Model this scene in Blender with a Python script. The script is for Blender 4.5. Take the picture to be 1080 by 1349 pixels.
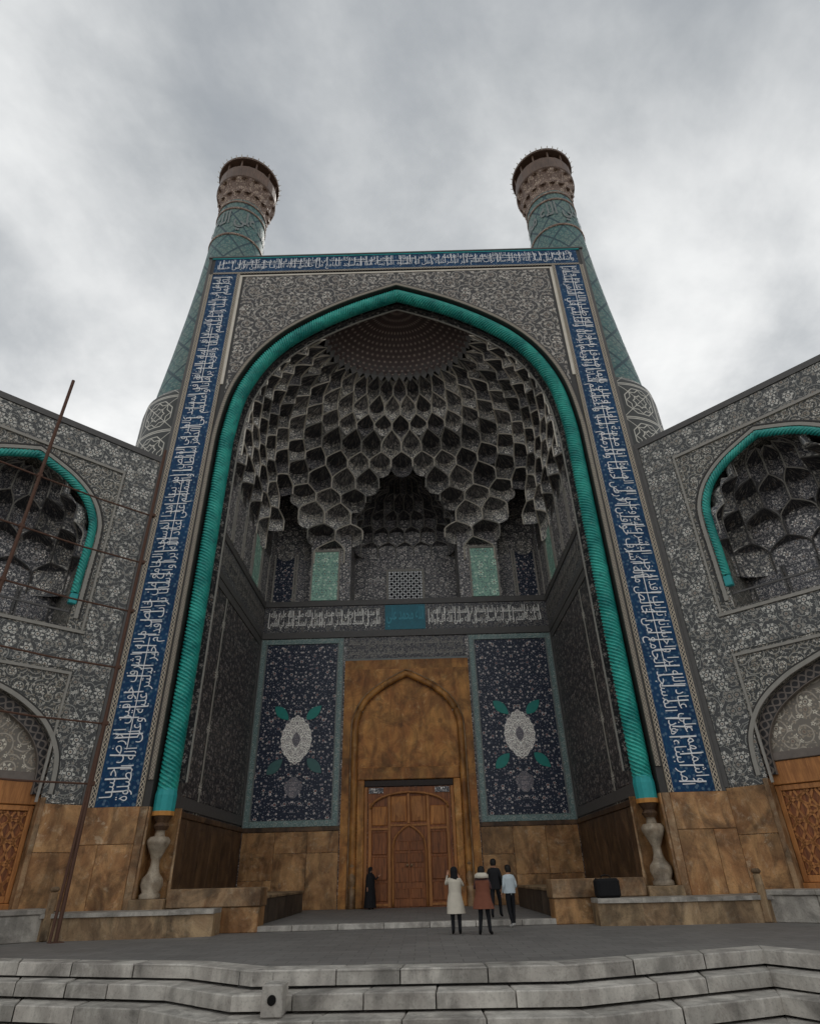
import bpy, bmesh, math, random
from mathutils import Vector, Matrix
random.seed(7)
PI = math.pi
R = math.radians
for o in list(bpy.data.objects): bpy.data.objects.remove(o)
SC = bpy.context.scene
COL = SC.collection

# ------------------------------------------------------------------ camera
cd = bpy.data.cameras.new('camera'); cam = bpy.data.objects.new('camera', cd); COL.objects.link(cam)
SC.camera = cam
cd.sensor_fit = 'HORIZONTAL'; cd.sensor_width = 36.0; cd.lens = 797.3/1080*36
cd.clip_start = 0.1; cd.clip_end = 5000
yaw, pitch, roll = R(-0.11), R(31.07), R(-1.52)
fw = Vector((math.sin(yaw)*math.cos(pitch), math.cos(yaw)*math.cos(pitch), math.sin(pitch)))
rt = Vector((math.cos(yaw), -math.sin(yaw), 0)); up = rt.cross(fw)
r2 = math.cos(roll)*rt+math.sin(roll)*up; u2 = -math.sin(roll)*rt+math.cos(roll)*up
m3 = Matrix((r2, u2, -fw)).transposed()
cam.matrix_world = Matrix.Translation((0.485, -22.816, 1.384)) @ m3.to_4x4()

# ------------------------------------------------------------------ node helpers
def lin(r, g, b):
    f = lambda c: (c/255/12.92) if c/255 <= .04045 else ((c/255+.055)/1.055)**2.4
    return (f(r), f(g), f(b), 1)
def c4(c): return tuple(c) if len(c) == 4 else (*c, 1)
class NT:
    def __init__(s, tree): s.t = tree; s.n = tree.nodes; s.l = tree.links
    def put(s, sock, v):
        if v is None: return
        if hasattr(v, 'is_output') or isinstance(v, bpy.types.NodeSocket): s.l.new(v, sock)
        else:
            if isinstance(v, tuple) and len(v) == 3 and sock.type == 'RGBA': v = (*v, 1)
            sock.default_value = v
    def math(s, op, a, b=None, c=None, clamp=False):
        n = s.n.new('ShaderNodeMath'); n.operation = op; n.use_clamp = clamp
        for i, v in enumerate((a, b, c)): s.put(n.inputs[i], v)
        return n.outputs[0]
    def vec(s, op, a, b=None):
        n = s.n.new('ShaderNodeVectorMath'); n.operation = op
        s.put(n.inputs[0], a)
        if b is not None: s.put(n.inputs[3] if op == 'SCALE' else n.inputs[1], b)
        return n.outputs['Value'] if op in ('LENGTH', 'DOT_PRODUCT') else n.outputs[0]
    def sep(s, v):
        n = s.n.new('ShaderNodeSeparateXYZ'); s.put(n.inputs[0], v); return n.outputs
    def comb(s, x, y, z=0.0):
        n = s.n.new('ShaderNodeCombineXYZ')
        for i, v in enumerate((x, y, z)): s.put(n.inputs[i], v)
        return n.outputs[0]
    def mix(s, f, a, b, blend='MIX'):
        n = s.n.new('ShaderNodeMix'); n.data_type = 'RGBA'; n.blend_type = blend
        s.put(n.inputs[0], f)
        s.put(n.inputs[6], c4(a) if isinstance(a, tuple) else a); s.put(n.inputs[7], c4(b) if isinstance(b, tuple) else b)
        return n.outputs[2]
    def step(s, v, e0, e1):            # smooth map e0..e1 -> 0..1
        n = s.n.new('ShaderNodeMapRange'); n.interpolation_type = 'SMOOTHSTEP'
        s.put(n.inputs[0], v); n.inputs[1].default_value = e0; n.inputs[2].default_value = e1
        return n.outputs[0]
    def noise(s, v, sc, det=4, rough=.55, dim='3D', dist=0.0):
        n = s.n.new('ShaderNodeTexNoise'); n.noise_dimensions = dim
        s.put(n.inputs['Vector'], v); n.inputs['Scale'].default_value = sc; n.inputs['Detail'].default_value = det
        n.inputs['Roughness'].default_value = rough; n.inputs['Distortion'].default_value = dist
        return n.outputs['Fac'], n.outputs['Color']
    def vor(s, v, sc, rnd=1.0, feat='F1', dim='2D'):
        n = s.n.new('ShaderNodeTexVoronoi'); n.voronoi_dimensions = dim; n.feature = feat
        s.put(n.inputs['Vector'], v); n.inputs['Scale'].default_value = sc; n.inputs['Randomness'].default_value = rnd
        return n.outputs
    def uv(s): return s.n.new('ShaderNodeTexCoord').outputs['UV']
    def objc(s): return s.n.new('ShaderNodeTexCoord').outputs['Object']
    def geo(s): return s.n.new('ShaderNodeNewGeometry').outputs
    def rnd(s): return s.n.new('ShaderNodeObjectInfo').outputs['Random']
    def bump(s, h, st=.3, d=.02):
        n = s.n.new('ShaderNodeBump'); n.inputs['Strength'].default_value = st; n.inputs['Distance'].default_value = d
        s.put(n.inputs['Height'], h); return n.outputs[0]
def new_mat(name):
    m = bpy.data.materials.new(name); m.use_nodes = True
    t = NT(m.node_tree); b = m.node_tree.nodes['Principled BSDF']
    return m, t, b
def fin(t, b, col, rough=.5, nrm=None, spec=.4, metal=0.0):
    t.put(b.inputs['Base Color'], c4(col) if isinstance(col, tuple) else col); t.put(b.inputs['Roughness'], rough)
    b.inputs['Specular IOR Level'].default_value = spec; b.inputs['Metallic'].default_value = metal
    if nrm is not None: t.put(b.inputs['Normal'], nrm)
def simple(name, col, rough=.6, var=.25, sc=3.0, bump=.15, spec=.3, metal=0.0):
    m, t, b = new_mat(name)
    p = t.objc(); f, _ = t.noise(p, sc, 6, .6); f2, _ = t.noise(p, sc*9, 4, .6)
    k = t.math('ADD', 1-var, t.math('MULTIPLY', t.math('ADD', t.math('MULTIPLY', f, .7), t.math('MULTIPLY', f2, .3)), 2*var))
    cc = t.mix(1.0, tuple(col), t.comb(k, k, k), 'MULTIPLY')
    fin(t, b, cc, rough, t.bump(f2, bump, .02) if bump else None, spec, metal); return m

# ------------------------------------------------------------------ sky and sun
W = bpy.data.worlds.new('World'); SC.world = W; W.use_nodes = True
t = NT(W.node_tree); bg = W.node_tree.nodes['Background']
sky = t.n.new('ShaderNodeTexSky'); sky.sky_type = 'NISHITA'; sky.sun_disc = False
SUN_EL, SUN_AZ = 46, 24           # azimuth measured from +y (behind the portal) towards +x
sky.sun_elevation = R(SUN_EL); sky.sun_rotation = R(SUN_AZ)
hs = t.n.new('ShaderNodeHueSaturation'); hs.inputs['Saturation'].default_value = .35; hs.inputs['Value'].default_value = .085
t.l.new(sky.outputs[0], hs.inputs['Color'])
d = t.n.new('ShaderNodeTexCoord').outputs['Generated']
dx = t.sep(d)
# cloud deck: project the direction on a flat ceiling so that clouds stretch towards the horizon
zz = t.math('ADD', t.math('MAXIMUM', dx[2], 0.0), .32)
pc = t.comb(t.math('DIVIDE', dx[0], zz), t.math('DIVIDE', dx[1], zz), 3.7)
n1, _ = t.noise(pc, 1.35, 7, .55, dist=.35)
n2, _ = t.noise(pc, 3.1, 8, .62, dist=.2)
cl = t.math('ADD', t.math('MULTIPLY', n1, .68), t.math('MULTIPLY', n2, .32))
lum = t.mix(t.step(cl, .34, .66), lin(142, 146, 150), lin(212, 212, 211))
lum = t.mix(1.0, lum, t.mix(t.step(dx[2], .35, 1.0), (1.08, 1.08, 1.08), (.76, .775, .79)), 'MULTIPLY')
cover = t.step(n1, .18, .42)
skyc = t.mix(t.math('ADD', .62, t.math('MULTIPLY', cover, .38)), hs.outputs[0], lum)
t.put(bg.inputs['Color'], skyc); bg.inputs['Strength'].default_value = 1.0
sl = bpy.data.lights.new('sun', 'SUN'); so = bpy.data.objects.new('sun', sl); COL.objects.link(so)
sl.energy = 0.9; sl.angle = R(25); sl.color = (1, .95, .88)
az = R(SUN_AZ); el = R(SUN_EL)
sdir = Vector((math.sin(az)*math.cos(el), math.cos(az)*math.cos(el), math.sin(el)))
so.rotation_euler = (-sdir).to_track_quat('-Z', 'Y').to_euler(); so.location = (0, 0, 80)
vs = SC.view_settings; vs.view_transform = 'Standard'; vs.look = 'None'; vs.exposure = 0.68; vs.gamma = 1.0
vs.use_curve_mapping = False
SC.cycles.max_bounces = 7; SC.cycles.diffuse_bounces = 5; SC.cycles.glossy_bounces = 2; SC.cycles.caustics_reflective = False; SC.cycles.caustics_refractive = False

# ------------------------------------------------------------------ mesh helpers
class MB:
    def __init__(s): s.v = []; s.f = []; s.m = []; s.uvs = {}
    def add(s, vs_, fs, mi=0, uv=None):
        o = len(s.v); s.v += [tuple(p) for p in vs_]
        for k, f in enumerate(fs):
            if uv is not None: s.uvs[len(s.f)] = [uv[i] for i in f]
            s.f.append(tuple(o+i for i in f)); s.m.append(mi)
        return s
    def box(s, x0, x1, y0, y1, z0, z1, mi=0, ch=0.0):
        if x0 > x1: x0, x1 = x1, x0
        if y0 > y1: y0, y1 = y1, y0
        if ch <= 0:
            v = [(x, y, z) for z in (z0, z1) for y in (y0, y1) for x in (x0, x1)]
            return s.add(v, [(0, 2, 3, 1), (4, 5, 7, 6), (0, 1, 5, 4), (2, 6, 7, 3), (0, 4, 6, 2), (1, 3, 7, 5)], mi)
        lo = (x0, y0, z0); hi = (x1, y1, z1); V = []; idx = {}
        for c in range(8):
            sx, sy, sz = c & 1, (c >> 1) & 1, (c >> 2) & 1
            for a in range(3):
                p = []
                for k, sg in enumerate((sx, sy, sz)):
                    e = hi[k] if sg else lo[k]
                    p.append(e if k == a else e+(-ch if sg else ch))
                idx[(c, a)] = len(V); V.append(p)
        F = []
        for a in range(3):
            b, c = (a+1) % 3, (a+2) % 3
            for sg in (0, 1):
                q = [(sg << a) | (i << b) | (j << c) for i, j in ((0, 0), (1, 0), (1, 1), (0, 1))]
                f = [idx[(k, a)] for k in q]; F.append(f if sg else f[::-1])
        for a in range(3):
            b, c = (a+1) % 3, (a+2) % 3
            for i in (0, 1):
                for j in (0, 1):
                    k0 = (i << b) | (j << c); k1 = k0 | (1 << a)
                    f = [idx[(k0, b)], idx[(k0, c)], idx[(k1, c)], idx[(k1, b)]]
                    F.append(f if (i ^ j) else f[::-1])
        for c in range(8): 
            f = [idx[(c, 0)], idx[(c, 1)], idx[(c, 2)]]
            F.append(f if bin(c).count('1') % 2 else f[::-1])
        return s.add(V, F, mi)
    def prism_z(s, poly, z0, z1, mi=0):      # poly CCW in xy
        n = len(poly); v = [(x, y, z0) for x, y in poly]+[(x, y, z1) for x, y in poly]
        return s.add(v, [tuple(range(n))[::-1], tuple(range(n, 2*n))]+[(i, (i+1) % n, n+(i+1) % n, n+i) for i in range(n)], mi)
    def prism_y(s, poly, y0, y1, mi=0):      # poly in xz
        n = len(poly); v = [(x, y0, z) for x, z in poly]+[(x, y1, z) for x, z in poly]
        return s.add(v, [tuple(range(n)), tuple(range(n, 2*n))[::-1]]+[(i, n+i, n+(i+1) % n, (i+1) % n) for i in range(n)], mi)
    def strip(s, A, B, mi=0, uvA=None, uvB=None):
        n = len(A); uv = None
        if uvA: uv = list(uvA)+list(uvB)
        return s.add(list(A)+list(B), [(i, i+1, n+i+1, n+i) for i in range(n-1)], mi, uv)
    def lathe(s, prof, cx=0, cy=0, seg=20, mi=0, a0=0.0):
        v = []
        for r, z in prof:
            for k in range(seg):
                a = a0+2*PI*k/seg; v.append((cx+r*math.cos(a), cy+r*math.sin(a), z))
        f = []; n = len(prof); uv = []
        for r, z in prof:
            for k in range(seg): uv.append((2*PI*k/seg*max(p[0] for p in prof), z))
        for i in range(n-1):
            for k in range(seg): f.append((i*seg+k, i*seg+(k+1) % seg, (i+1)*seg+(k+1) % seg, (i+1)*seg+k))
        s.add(v, f, mi)
        s.add([v[k] for k in range(seg)][::-1], [tuple(range(seg))], mi); s.add([v[(n-1)*seg+k] for k in range(seg)], [tuple(range(seg))], mi)
        return s
    def tube(s, pts, r, seg=8, mi=0, caps=True):
        pts = [Vector(p) for p in pts]; rings = []
        for i, p in enumerate(pts):
            a = pts[max(i-1, 0)]; b = pts[min(i+1, len(pts)-1)]; d = (b-a).normalized()
            ref = Vector((0, 0, 1)) if abs(d.z) < .9 else Vector((0, 1, 0))
            x = d.cross(ref).normalized(); y = d.cross(x)
            rr = r[i] if isinstance(r, (list, tuple)) else r
            rings.append([p+rr*(math.cos(2*PI*k/seg)*x+math.sin(2*PI*k/seg)*y) for k in range(seg)])
        v = [q for g in rings for q in g]; f = []
        for i in range(len(pts)-1):
            for k in range(seg): f.append((i*seg+k, (i+1)*seg+k, (i+1)*seg+(k+1) % seg, i*seg+(k+1) % seg))
        if caps: f += [tuple(range(seg)), tuple((len(pts)-1)*seg+k for k in range(seg))[::-1]]
        return s.add(v, f, mi)
    def mesh(s, name, mats, smooth=False):
        me = bpy.data.meshes.new(name); me.from_pydata(s.v, [], s.f)
        for m in mats: me.materials.append(m)
        me.polygons.foreach_set('material_index', s.m)
        ul = me.uv_layers.new(name='UVMap'); buf = []
        for i, p in enumerate(me.polygons):
            if i in s.uvs: 
                for q in s.uvs[i]: buf += [q[0], q[1]]
                continue
            n = p.normal; ax, ay, az_ = abs(n.x), abs(n.y), abs(n.z)
            for vi in p.vertices:
                x, y, z = s.v[vi]
                if az_ > .75: buf += [x, y]
                elif ay >= ax: buf += [x, z]
                else: buf += [y, z]
        ul.data.foreach_set('uv', buf)
        if smooth: me.shade_smooth()
        me.update(); return me
def link(name, me, parent=None):
    o = bpy.data.objects.new(name, me); COL.objects.link(o)
    if parent is not None: o.parent = parent
    return o
def part(name, mb, mats, parent, smooth=False, label=None):
    if not isinstance(mats, (list, tuple)): mats = [mats]
    o = link(name, mb.mesh(name, mats, smooth), parent)
    if label: o['label'] = label
    return o
def tag(o, label, cat, group=None, kind=None):
    if label: o['label'] = label
    if cat: o['category'] = cat
    if group: o['group'] = group
    if kind: o['kind'] = kind
    return o
def thing(name, label, cat, loc=(0, 0, 0), rz=0.0, group=None):
    o = link(name, None); o.location = loc; o.rotation_euler = (0, 0, rz); o.empty_display_size = .3
    return tag(o, label, cat, group)
def structure(name, mb, mats, smooth=False):
    o = part(name, mb, mats, None, smooth); o['kind'] = 'structure'; return o
def catmull(pts, n=8):
    out = []; P = [Vector(p) for p in pts]; P = [2*P[0]-P[1]]+P+[2*P[-1]-P[-2]]
    for i in range(1, len(P)-2):
        for k in range(n):
            t_ = k/n; a, b, c, d_ = P[i-1], P[i], P[i+1], P[i+2]
            out.append(.5*((2*b)+(c-a)*t_+(2*a-5*b+4*c-d_)*t_*t_+(3*b-a-3*c+d_)*t_**3))
    out.append(P[-2]); return out
def offset2(pts, dist):            # offset a right-half arch polyline (x,z) outward (+) ; ends on the axis
    out = []
    for i, p in enumerate(pts):
        a = pts[max(i-1, 0)]; b = pts[min(i+1, len(pts)-1)]; d_ = Vector((b[0]-a[0], b[1]-a[1])).normalized()
        q = (p[0]+d_[1]*dist, p[1]-d_[0]*dist)
        out.append([q[0], q[1]])
    out = [q for q in out if q[0] > 1e-4]
    a, b = out[-2], out[-1]; k = (b[1]-a[1])/(b[0]-a[0]) if abs(b[0]-a[0]) > 1e-6 else 0
    out.append([0.0, b[1]-k*b[0]])
    return [tuple(q) for q in out]
def resample(pts, n):
    L = [0]
    for a, b in zip(pts, pts[1:]): L.append(L[-1]+math.dist(a, b))
    out = []; j = 0
    for k in range(n):
        s_ = L[-1]*k/(n-1)
        while j < len(L)-2 and L[j+1] < s_: j += 1
        f = (s_-L[j])/max(L[j+1]-L[j], 1e-9); out.append(tuple(a+(b-a)*f for a, b in zip(pts[j], pts[j+1])))
    return out
def mirror(h): return list(h)+[(-x, z) for x, z in h[-2::-1]]

# ------------------------------------------------------------------ materials
def floral(name, ground, vine, petal, petal2, scale=1.0, flower=.30, leaf=.26, vine_w=.11, rough=.42, sym=False, wear=.35, big=0.0, centre=(.15, .11, .085), rnd=.85, spread=1.0, gain=1.55):
    """glazed arabesque tilework: spiral vines, blossoms with petals, small leaves"""
    m, t, b = new_mat(name); uv = t.uv(); s = t.sep(uv)
    if sym: uv = t.comb(t.math('ABSOLUTE', s[0]), s[1])
    _, nc = t.noise(uv, scale*2.2, 2, .5, '2D')
    wv = t.vec('ADD', uv, t.vec('SCALE', t.vec('SUBTRACT', nc, (.5, .5, .5)), .10/scale))
    v1 = t.vor(wv, scale, rnd)
    dl = t.vec('SCALE', t.vec('SUBTRACT', wv, v1['Position']), scale); ds = t.sep(dl)
    r = t.vec('LENGTH', t.comb(ds[0], ds[1])); th = t.math('ARCTAN2', ds[1], ds[0])
    rc = t.sep(v1['Color'])
    # spiral vines
    sp = t.math('FRACT', t.math('ADD', t.math('ADD', t.math('MULTIPLY', r, 3.1), t.math('DIVIDE', th, 2*PI)), rc[0]))
    vm = t.math('SUBTRACT', 1.0, t.step(t.math('ABSOLUTE', t.math('SUBTRACT', sp, .5)), vine_w*.6, vine_w*1.4))
    # leaves along the vines
    v3 = t.vor(wv, scale*5.2, 1.0); lr = t.sep(v3['Color'])
    lm = t.math('MULTIPLY', t.math('SUBTRACT', 1.0, t.step(v3['Distance'], leaf*.75, leaf*1.1)), t.step(lr[0], .25, .35))
    # medium blossoms
    v2 = t.vor(wv, scale*2.35, .95); d2 = t.sep(t.vec('SCALE', t.vec('SUBTRACT', wv, v2['Position']), scale*2.35))
    r2_ = t.vec('LENGTH', t.comb(d2[0], d2[1])); th2 = t.math('ARCTAN2', d2[1], d2[0])
    f2r = t.math('MULTIPLY', .24*spread, t.math('ADD', .78, t.math('MULTIPLY', .3, t.math('COSINE', t.math('MULTIPLY', th2, 5.0)))))
    m2 = t.math('SUBTRACT', 1.0, t.step(t.math('SUBTRACT', r2_, f2r), -.03, .03))
    c2 = t.math('SUBTRACT', 1.0, t.step(r2_, .06, .09)); r2c = t.sep(v2['Color'])
    # big blossoms in spiral centres
    f1r = t.math('MULTIPLY', flower, t.math('ADD', .72, t.math('MULTIPLY', .28, t.math('COSINE', t.math('MULTIPLY', th, 6.0)))))
    m1 = t.math('SUBTRACT', 1.0, t.step(t.math('SUBTRACT', r, f1r), -.025, .025))
    ring = t.math('MULTIPLY', m1, t.math('SUBTRACT', 1.0, t.step(t.math('ABSOLUTE', t.math('SUBTRACT', r, flower*.42)), .02, .05)))
    c1 = t.math('SUBTRACT', 1.0, t.step(r, .05, .08))
    col = t.mix(vm, ground, vine)
    col = t.mix(t.math('MULTIPLY', lm, .85), col, petal2)
    col = t.mix(m2, col, t.mix(t.step(r2c[1], .4, .6), petal, petal2)); col = t.mix(c2, col, centre)
    col = t.mix(m1, col, t.mix(t.step(rc[1], .45, .55), petal, petal2)); col = t.mix(ring, col, ground); col = t.mix(c1, col, centre)
    w1, _ = t.noise(t.objc(), .45, 6, .6); w2, _ = t.noise(t.objc(), 6.0, 5, .65)
    k = t.math('ADD', 1-wear, t.math('MULTIPLY', t.math('ADD', t.math('MULTIPLY', w1, .65), t.math('MULTIPLY', w2, .35)), 2*wear))
    k = t.math('MULTIPLY', k, gain); col = t.mix(1.0, col, t.comb(k, k, k), 'MULTIPLY')
    fin(t, b, col, t.math('ADD', rough-.1, t.math('MULTIPLY', w2, .25)), t.bump(w2, .12, .02), .35); return m
def chain(name, ground, line, period=.35, width=.3, rough=.5):
    """interlaced braid border; u across (centred on 0), v along, both in metres"""
    m, t, b = new_mat(name); s = t.sep(t.uv())
    ph = t.math('MULTIPLY', s[1], 2*PI/period)
    a = t.math('MULTIPLY', t.math('SINE', ph), width*.32); c = t.math('MULTIPLY', a, -1.0)
    l1 = t.math('SUBTRACT', 1.0, t.step(t.math('ABSOLUTE', t.math('SUBTRACT', s[0], a)), width*.06, width*.13))
    l2 = t.math('SUBTRACT', 1.0, t.step(t.math('ABSOLUTE', t.math('SUBTRACT', s[0], c)), width*.06, width*.13))
    e = t.step(t.math('ABSOLUTE', s[0]), width*.42, width*.46)
    k = t.math('MAXIMUM', t.math('MAXIMUM', l1, l2), e)
    w, _ = t.noise(t.objc(), 5, 4); col = t.mix(t.math('MULTIPLY', k, t.math('ADD', .55, t.math('MULTIPLY', w, .7))), ground, line)
    fin(t, b, col, rough); return m
def marble(name, c0, c1, c2, sc=.8, rough=.45, dark=.5, dist=1.1):
    """weathered veined slab with rain streaks"""
    m, t, b = new_mat(name); p = t.objc(); rd = t.rnd()
    p = t.vec('ADD', p, t.comb(t.math('MULTIPLY', rd, 37.0), t.math('MULTIPLY', rd, 11.0), t.math('MULTIPLY', rd, 5.0)))
    s = t.sep(p)
    f1, nc = t.noise(p, sc, 7, .66, dist=dist); f2, _ = t.noise(p, sc*3.4, 7, .7, dist=dist*.75)
    st, _ = t.noise(t.comb(t.math('MULTIPLY', s[0], 1.9), t.math('MULTIPLY', s[1], 1.9), t.math('MULTIPLY', s[2], .6)), 1.0, 6, .6, dist=.8)
    sn, _ = t.noise(p, .85, 6, .68, dist=.9); pt_, _ = t.noise(p, 1.5, 7, .7, dist=.5)
    col = t.mix(t.step(f1, .36, .64), c0, c1); col = t.mix(t.math('MULTIPLY', t.step(f2, .5, .85), .7), col, c2)
    col = t.mix(t.math('MULTIPLY', t.step(pt_, .6, .68), .55), col, c2)
    k = t.math('ADD', dark, t.math('MULTIPLY', t.step(st, .3, .65), 1.15-dark))
    k = t.math('MULTIPLY', k, t.math('ADD', .5+.5*(dark-.4), t.math('MULTIPLY', t.step(sn, .36, .52), .5-.5*(dark-.4))))
    k = t.math('MULTIPLY', k, t.math('ADD', .9, t.math('MULTIPLY', rd, .2)))
    col = t.mix(1.0, col, t.comb(k, k, k), 'MULTIPLY')
    sp_, _ = t.noise(p, 26.0, 4, .7); k2 = t.math('ADD', .72, t.math('MULTIPLY', t.step(sp_, .3, .5), .28)); col = t.mix(1.0, col, t.comb(k2, k2, k2), 'MULTIPLY')
    fin(t, b, col, t.math('ADD', rough-.1, t.math('MULTIPLY', f2, .3)), t.bump(f2, .25, .02), .35); return m

GREY0 = lin(44, 45, 46); PALE = lin(172, 168, 158); MID = lin(120, 118, 112)
M = {}
M['spandrel'] = floral('spandrel_tile', lin(60, 58, 57), lin(140, 136, 130), lin(190, 184, 174), lin(140, 132, 122), 1.15, .26, .28, .10, sym=True, gain=1.2)
M['flank_fine'] = floral('flank_fine_tile', lin(56, 57, 56), lin(132, 130, 124), lin(176, 172, 162), lin(122, 116, 104), 2.2, .27, .26, .11)
M['flank_band'] = floral('flank_band_tile', lin(62, 63, 63), lin(118, 118, 114), lin(170, 168, 161), lin(122, 119, 112), 1.75, .36, .22, .08, spread=1.15)
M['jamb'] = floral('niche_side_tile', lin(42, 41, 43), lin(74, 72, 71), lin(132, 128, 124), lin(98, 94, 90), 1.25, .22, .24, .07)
M['navy'] = floral('navy_panel_tile', lin(26, 33, 48), lin(44, 54, 72), lin(222, 218, 212), lin(150, 150, 154), 1.5, .14, .15, .04, spread=.72, sym=True, centre=(.2, .09, .08), wear=.25)
M['cell'] = floral('muqarnas_tile', lin(74, 74, 76), lin(124, 122, 120), lin(200, 196, 188), lin(150, 146, 138), 1.7, .32, .25, .10, wear=.4)
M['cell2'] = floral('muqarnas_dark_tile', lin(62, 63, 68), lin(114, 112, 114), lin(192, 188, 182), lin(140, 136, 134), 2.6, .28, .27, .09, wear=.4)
M['green'] = floral('green_panel_tile', lin(124, 158, 142), lin(92, 124, 114), lin(190, 204, 190), lin(84, 116, 112), 1.6, .3, .25, .1, gain=1.9)
M['gallery'] = floral('gallery_panel_tile', lin(60, 60, 63), lin(112, 110, 110), lin(200, 196, 190), lin(142, 138, 136), 1.9, .28, .25, .09, gain=1.8)
M['dome'] = None
M['frame'] = simple('panel_border_tile', lin(122, 128, 126), .45, .35, 4)
M['frame_green'] = floral('greenish_border_tile', lin(86, 106, 104), lin(128, 142, 140), lin(150, 158, 152), lin(104, 124, 122), 3.2, .3, .26, .1)
M['frame_dark'] = simple('dark_border_tile', lin(92, 90, 88), .5, .35, 5)
M['pale'] = simple('pale_stone_trim', lin(214, 206, 192), .6, .3, 4)
M['greytrim'] = simple('grey_trim', lin(156, 152, 144), .6, .3, 4)
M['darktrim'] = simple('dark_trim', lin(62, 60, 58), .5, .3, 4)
M['braid'] = chain('braid_border_tile', lin(46, 44, 44), lin(206, 192, 170), .34, .17)
M['braid2'] = chain('dotted_border_tile', lin(160, 150, 134), lin(84, 76, 68), .26, .16)
M['letter'] = simple('white_glazed_lettering', lin(232, 233, 234), .4, .22, 3, .05)
M['letter_dim'] = simple('pale_glazed_lettering', lin(236, 234, 228), .45, .3, 3, .05)
def blue_ground():
    m, t, b = new_mat('cobalt_tile_ground'); uv = t.uv()
    f, _ = t.noise(t.objc(), .5, 6, .6); g, _ = t.noise(t.objc(), 7, 5, .6)
    v = t.vor(uv, 4.2, 1.0); sp = t.math('SUBTRACT', 1.0, t.step(v['Distance'], .16, .24))
    v2 = t.vor(uv, 2.0, 1.0); r = t.math('FRACT', t.math('MULTIPLY', v2['Distance'], 3.2)); ln = t.math('SUBTRACT', 1.0, t.step(t.math('ABSOLUTE', t.math('SUBTRACT', r, .5)), .05, .12))
    col = t.mix(t.step(f, .3, .7), lin(10, 48, 84), lin(14, 65, 107))
    col = t.mix(t.math('MULTIPLY', ln, .5), col, lin(34, 92, 116)); col = t.mix(t.math('MULTIPLY', sp, .45), col, lin(120, 146, 164))
    k = t.math('ADD', .72, t.math('MULTIPLY', g, .5)); col = t.mix(1.0, col, t.comb(k, k, k), 'MULTIPLY')
    fin(t, b, col, .55, t.bump(g, .1, .02), .22); return m
M['blue'] = blue_ground()
M['band_ground'] = floral('inscription_band_ground', lin(48, 48, 54), lin(92, 92, 94), lin(130, 128, 122), lin(104, 102, 98), 2.4, .26, .26, .1)
M['cyan'] = simple('turquoise_cartouche', lin(40, 112, 128), .4, .4, 4)
def rope_mat():
    m, t, b = new_mat('turquoise_glazed_moulding'); p = t.objc()
    f, _ = t.noise(p, .7, 6, .6); g, _ = t.noise(p, 9, 5, .65)
    col = t.mix(t.step(f, .3, .72), lin(20, 138, 132), lin(64, 192, 176)); col = t.mix(t.math('MULTIPLY', t.step(g, .55, .75), .6), col, lin(150, 200, 182)); g2, _ = t.noise(p, 3.2, 6, .7); col = t.mix(t.math('MULTIPLY', t.step(g2, .5, .7), .6), col, lin(14, 92, 96))
    fin(t, b, col, t.math('ADD', .18, t.math('MULTIPLY', g, .3)), t.bump(g, .25, .03), .5); return m
M['rope'] = rope_mat()
M['turq'] = simple('turquoise_tile', lin(48, 160, 160), .35, .3, 5)
M['ochre'] = simple('ochre_strip', lin(196, 138, 72), .6, .3, 5)
M['dado'] = marble('ochre_marble_dado', lin(190, 146, 98), lin(152, 108, 68), lin(220, 198, 166), .9)
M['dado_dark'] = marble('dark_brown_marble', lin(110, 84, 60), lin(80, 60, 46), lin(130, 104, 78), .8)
M['dado_trim'] = marble('worn_stone_trim', lin(168, 138, 104), lin(136, 100, 66), lin(196, 180, 154), 1.2)
M['door_stone'] = marble('brown_stone_surround', lin(194, 138, 74), lin(160, 104, 54), lin(214, 176, 122), .7, .5, .55, 1.0)
M['bench'] = marble('bench_stone', lin(172, 146, 112), lin(138, 112, 84), lin(192, 176, 152), .8, .6)
M['bench_grey'] = marble('grey_bench_stone', lin(178, 172, 162), lin(146, 140, 132), lin(194, 190, 182), .8, .65, .7)
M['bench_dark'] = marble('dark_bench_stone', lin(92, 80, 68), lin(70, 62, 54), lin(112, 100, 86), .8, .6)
M['basin'] = marble('pale_basin_stone', lin(192, 187, 178), lin(166, 160, 152), lin(204, 199, 190), .9, .65, .68)
M['vase'] = marble('pale_marble_vase', lin(176, 162, 142), lin(146, 130, 110), lin(192, 182, 166), 2.0, .5, .7)
M['black'] = simple('black_cloth', lin(24, 24, 26), .85, .3, 8)
M['rust'] = simple('rusty_steel', lin(92, 66, 54), .75, .4, 6, .3)
M['hole'] = simple('dark_hole', lin(14, 13, 12), .9, .1, 5)
def wood(name, c0, c1, sc=1.0):
    m, t, b = new_mat(name); p = t.objc(); s = t.sep(p); rd = t.rnd()
    q = t.comb(t.math('MULTIPLY', t.math('ADD', s[0], rd), 14*sc), t.math('MULTIPLY', s[1], 14*sc), t.math('MULTIPLY', s[2], 1.3*sc))
    f, _ = t.noise(q, 1.0, 6, .65, dist=.5); g, _ = t.noise(p, 1.1, 4, .6)
    col = t.mix(t.step(f, .3, .7), c0, c1); k = t.math('MULTIPLY', t.math('ADD', .62, t.math('MULTIPLY', g, .75)), t.math('ADD', .88, t.math('MULTIPLY', rd, .24)))
    fin(t, b, t.mix(1.0, col, t.comb(k, k, k), 'MULTIPLY'), .5, t.bump(f, .25, .01), .35); return m
M['wood'] = wood('carved_door_wood', lin(196, 132, 70), lin(132, 80, 40))
M['wood_red'] = wood('red_brown_door_wood', lin(158, 98, 56), lin(100, 58, 34))
M['wood_light'] = wood('orange_wood_frame', lin(190, 130, 74), lin(152, 98, 54))
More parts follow.
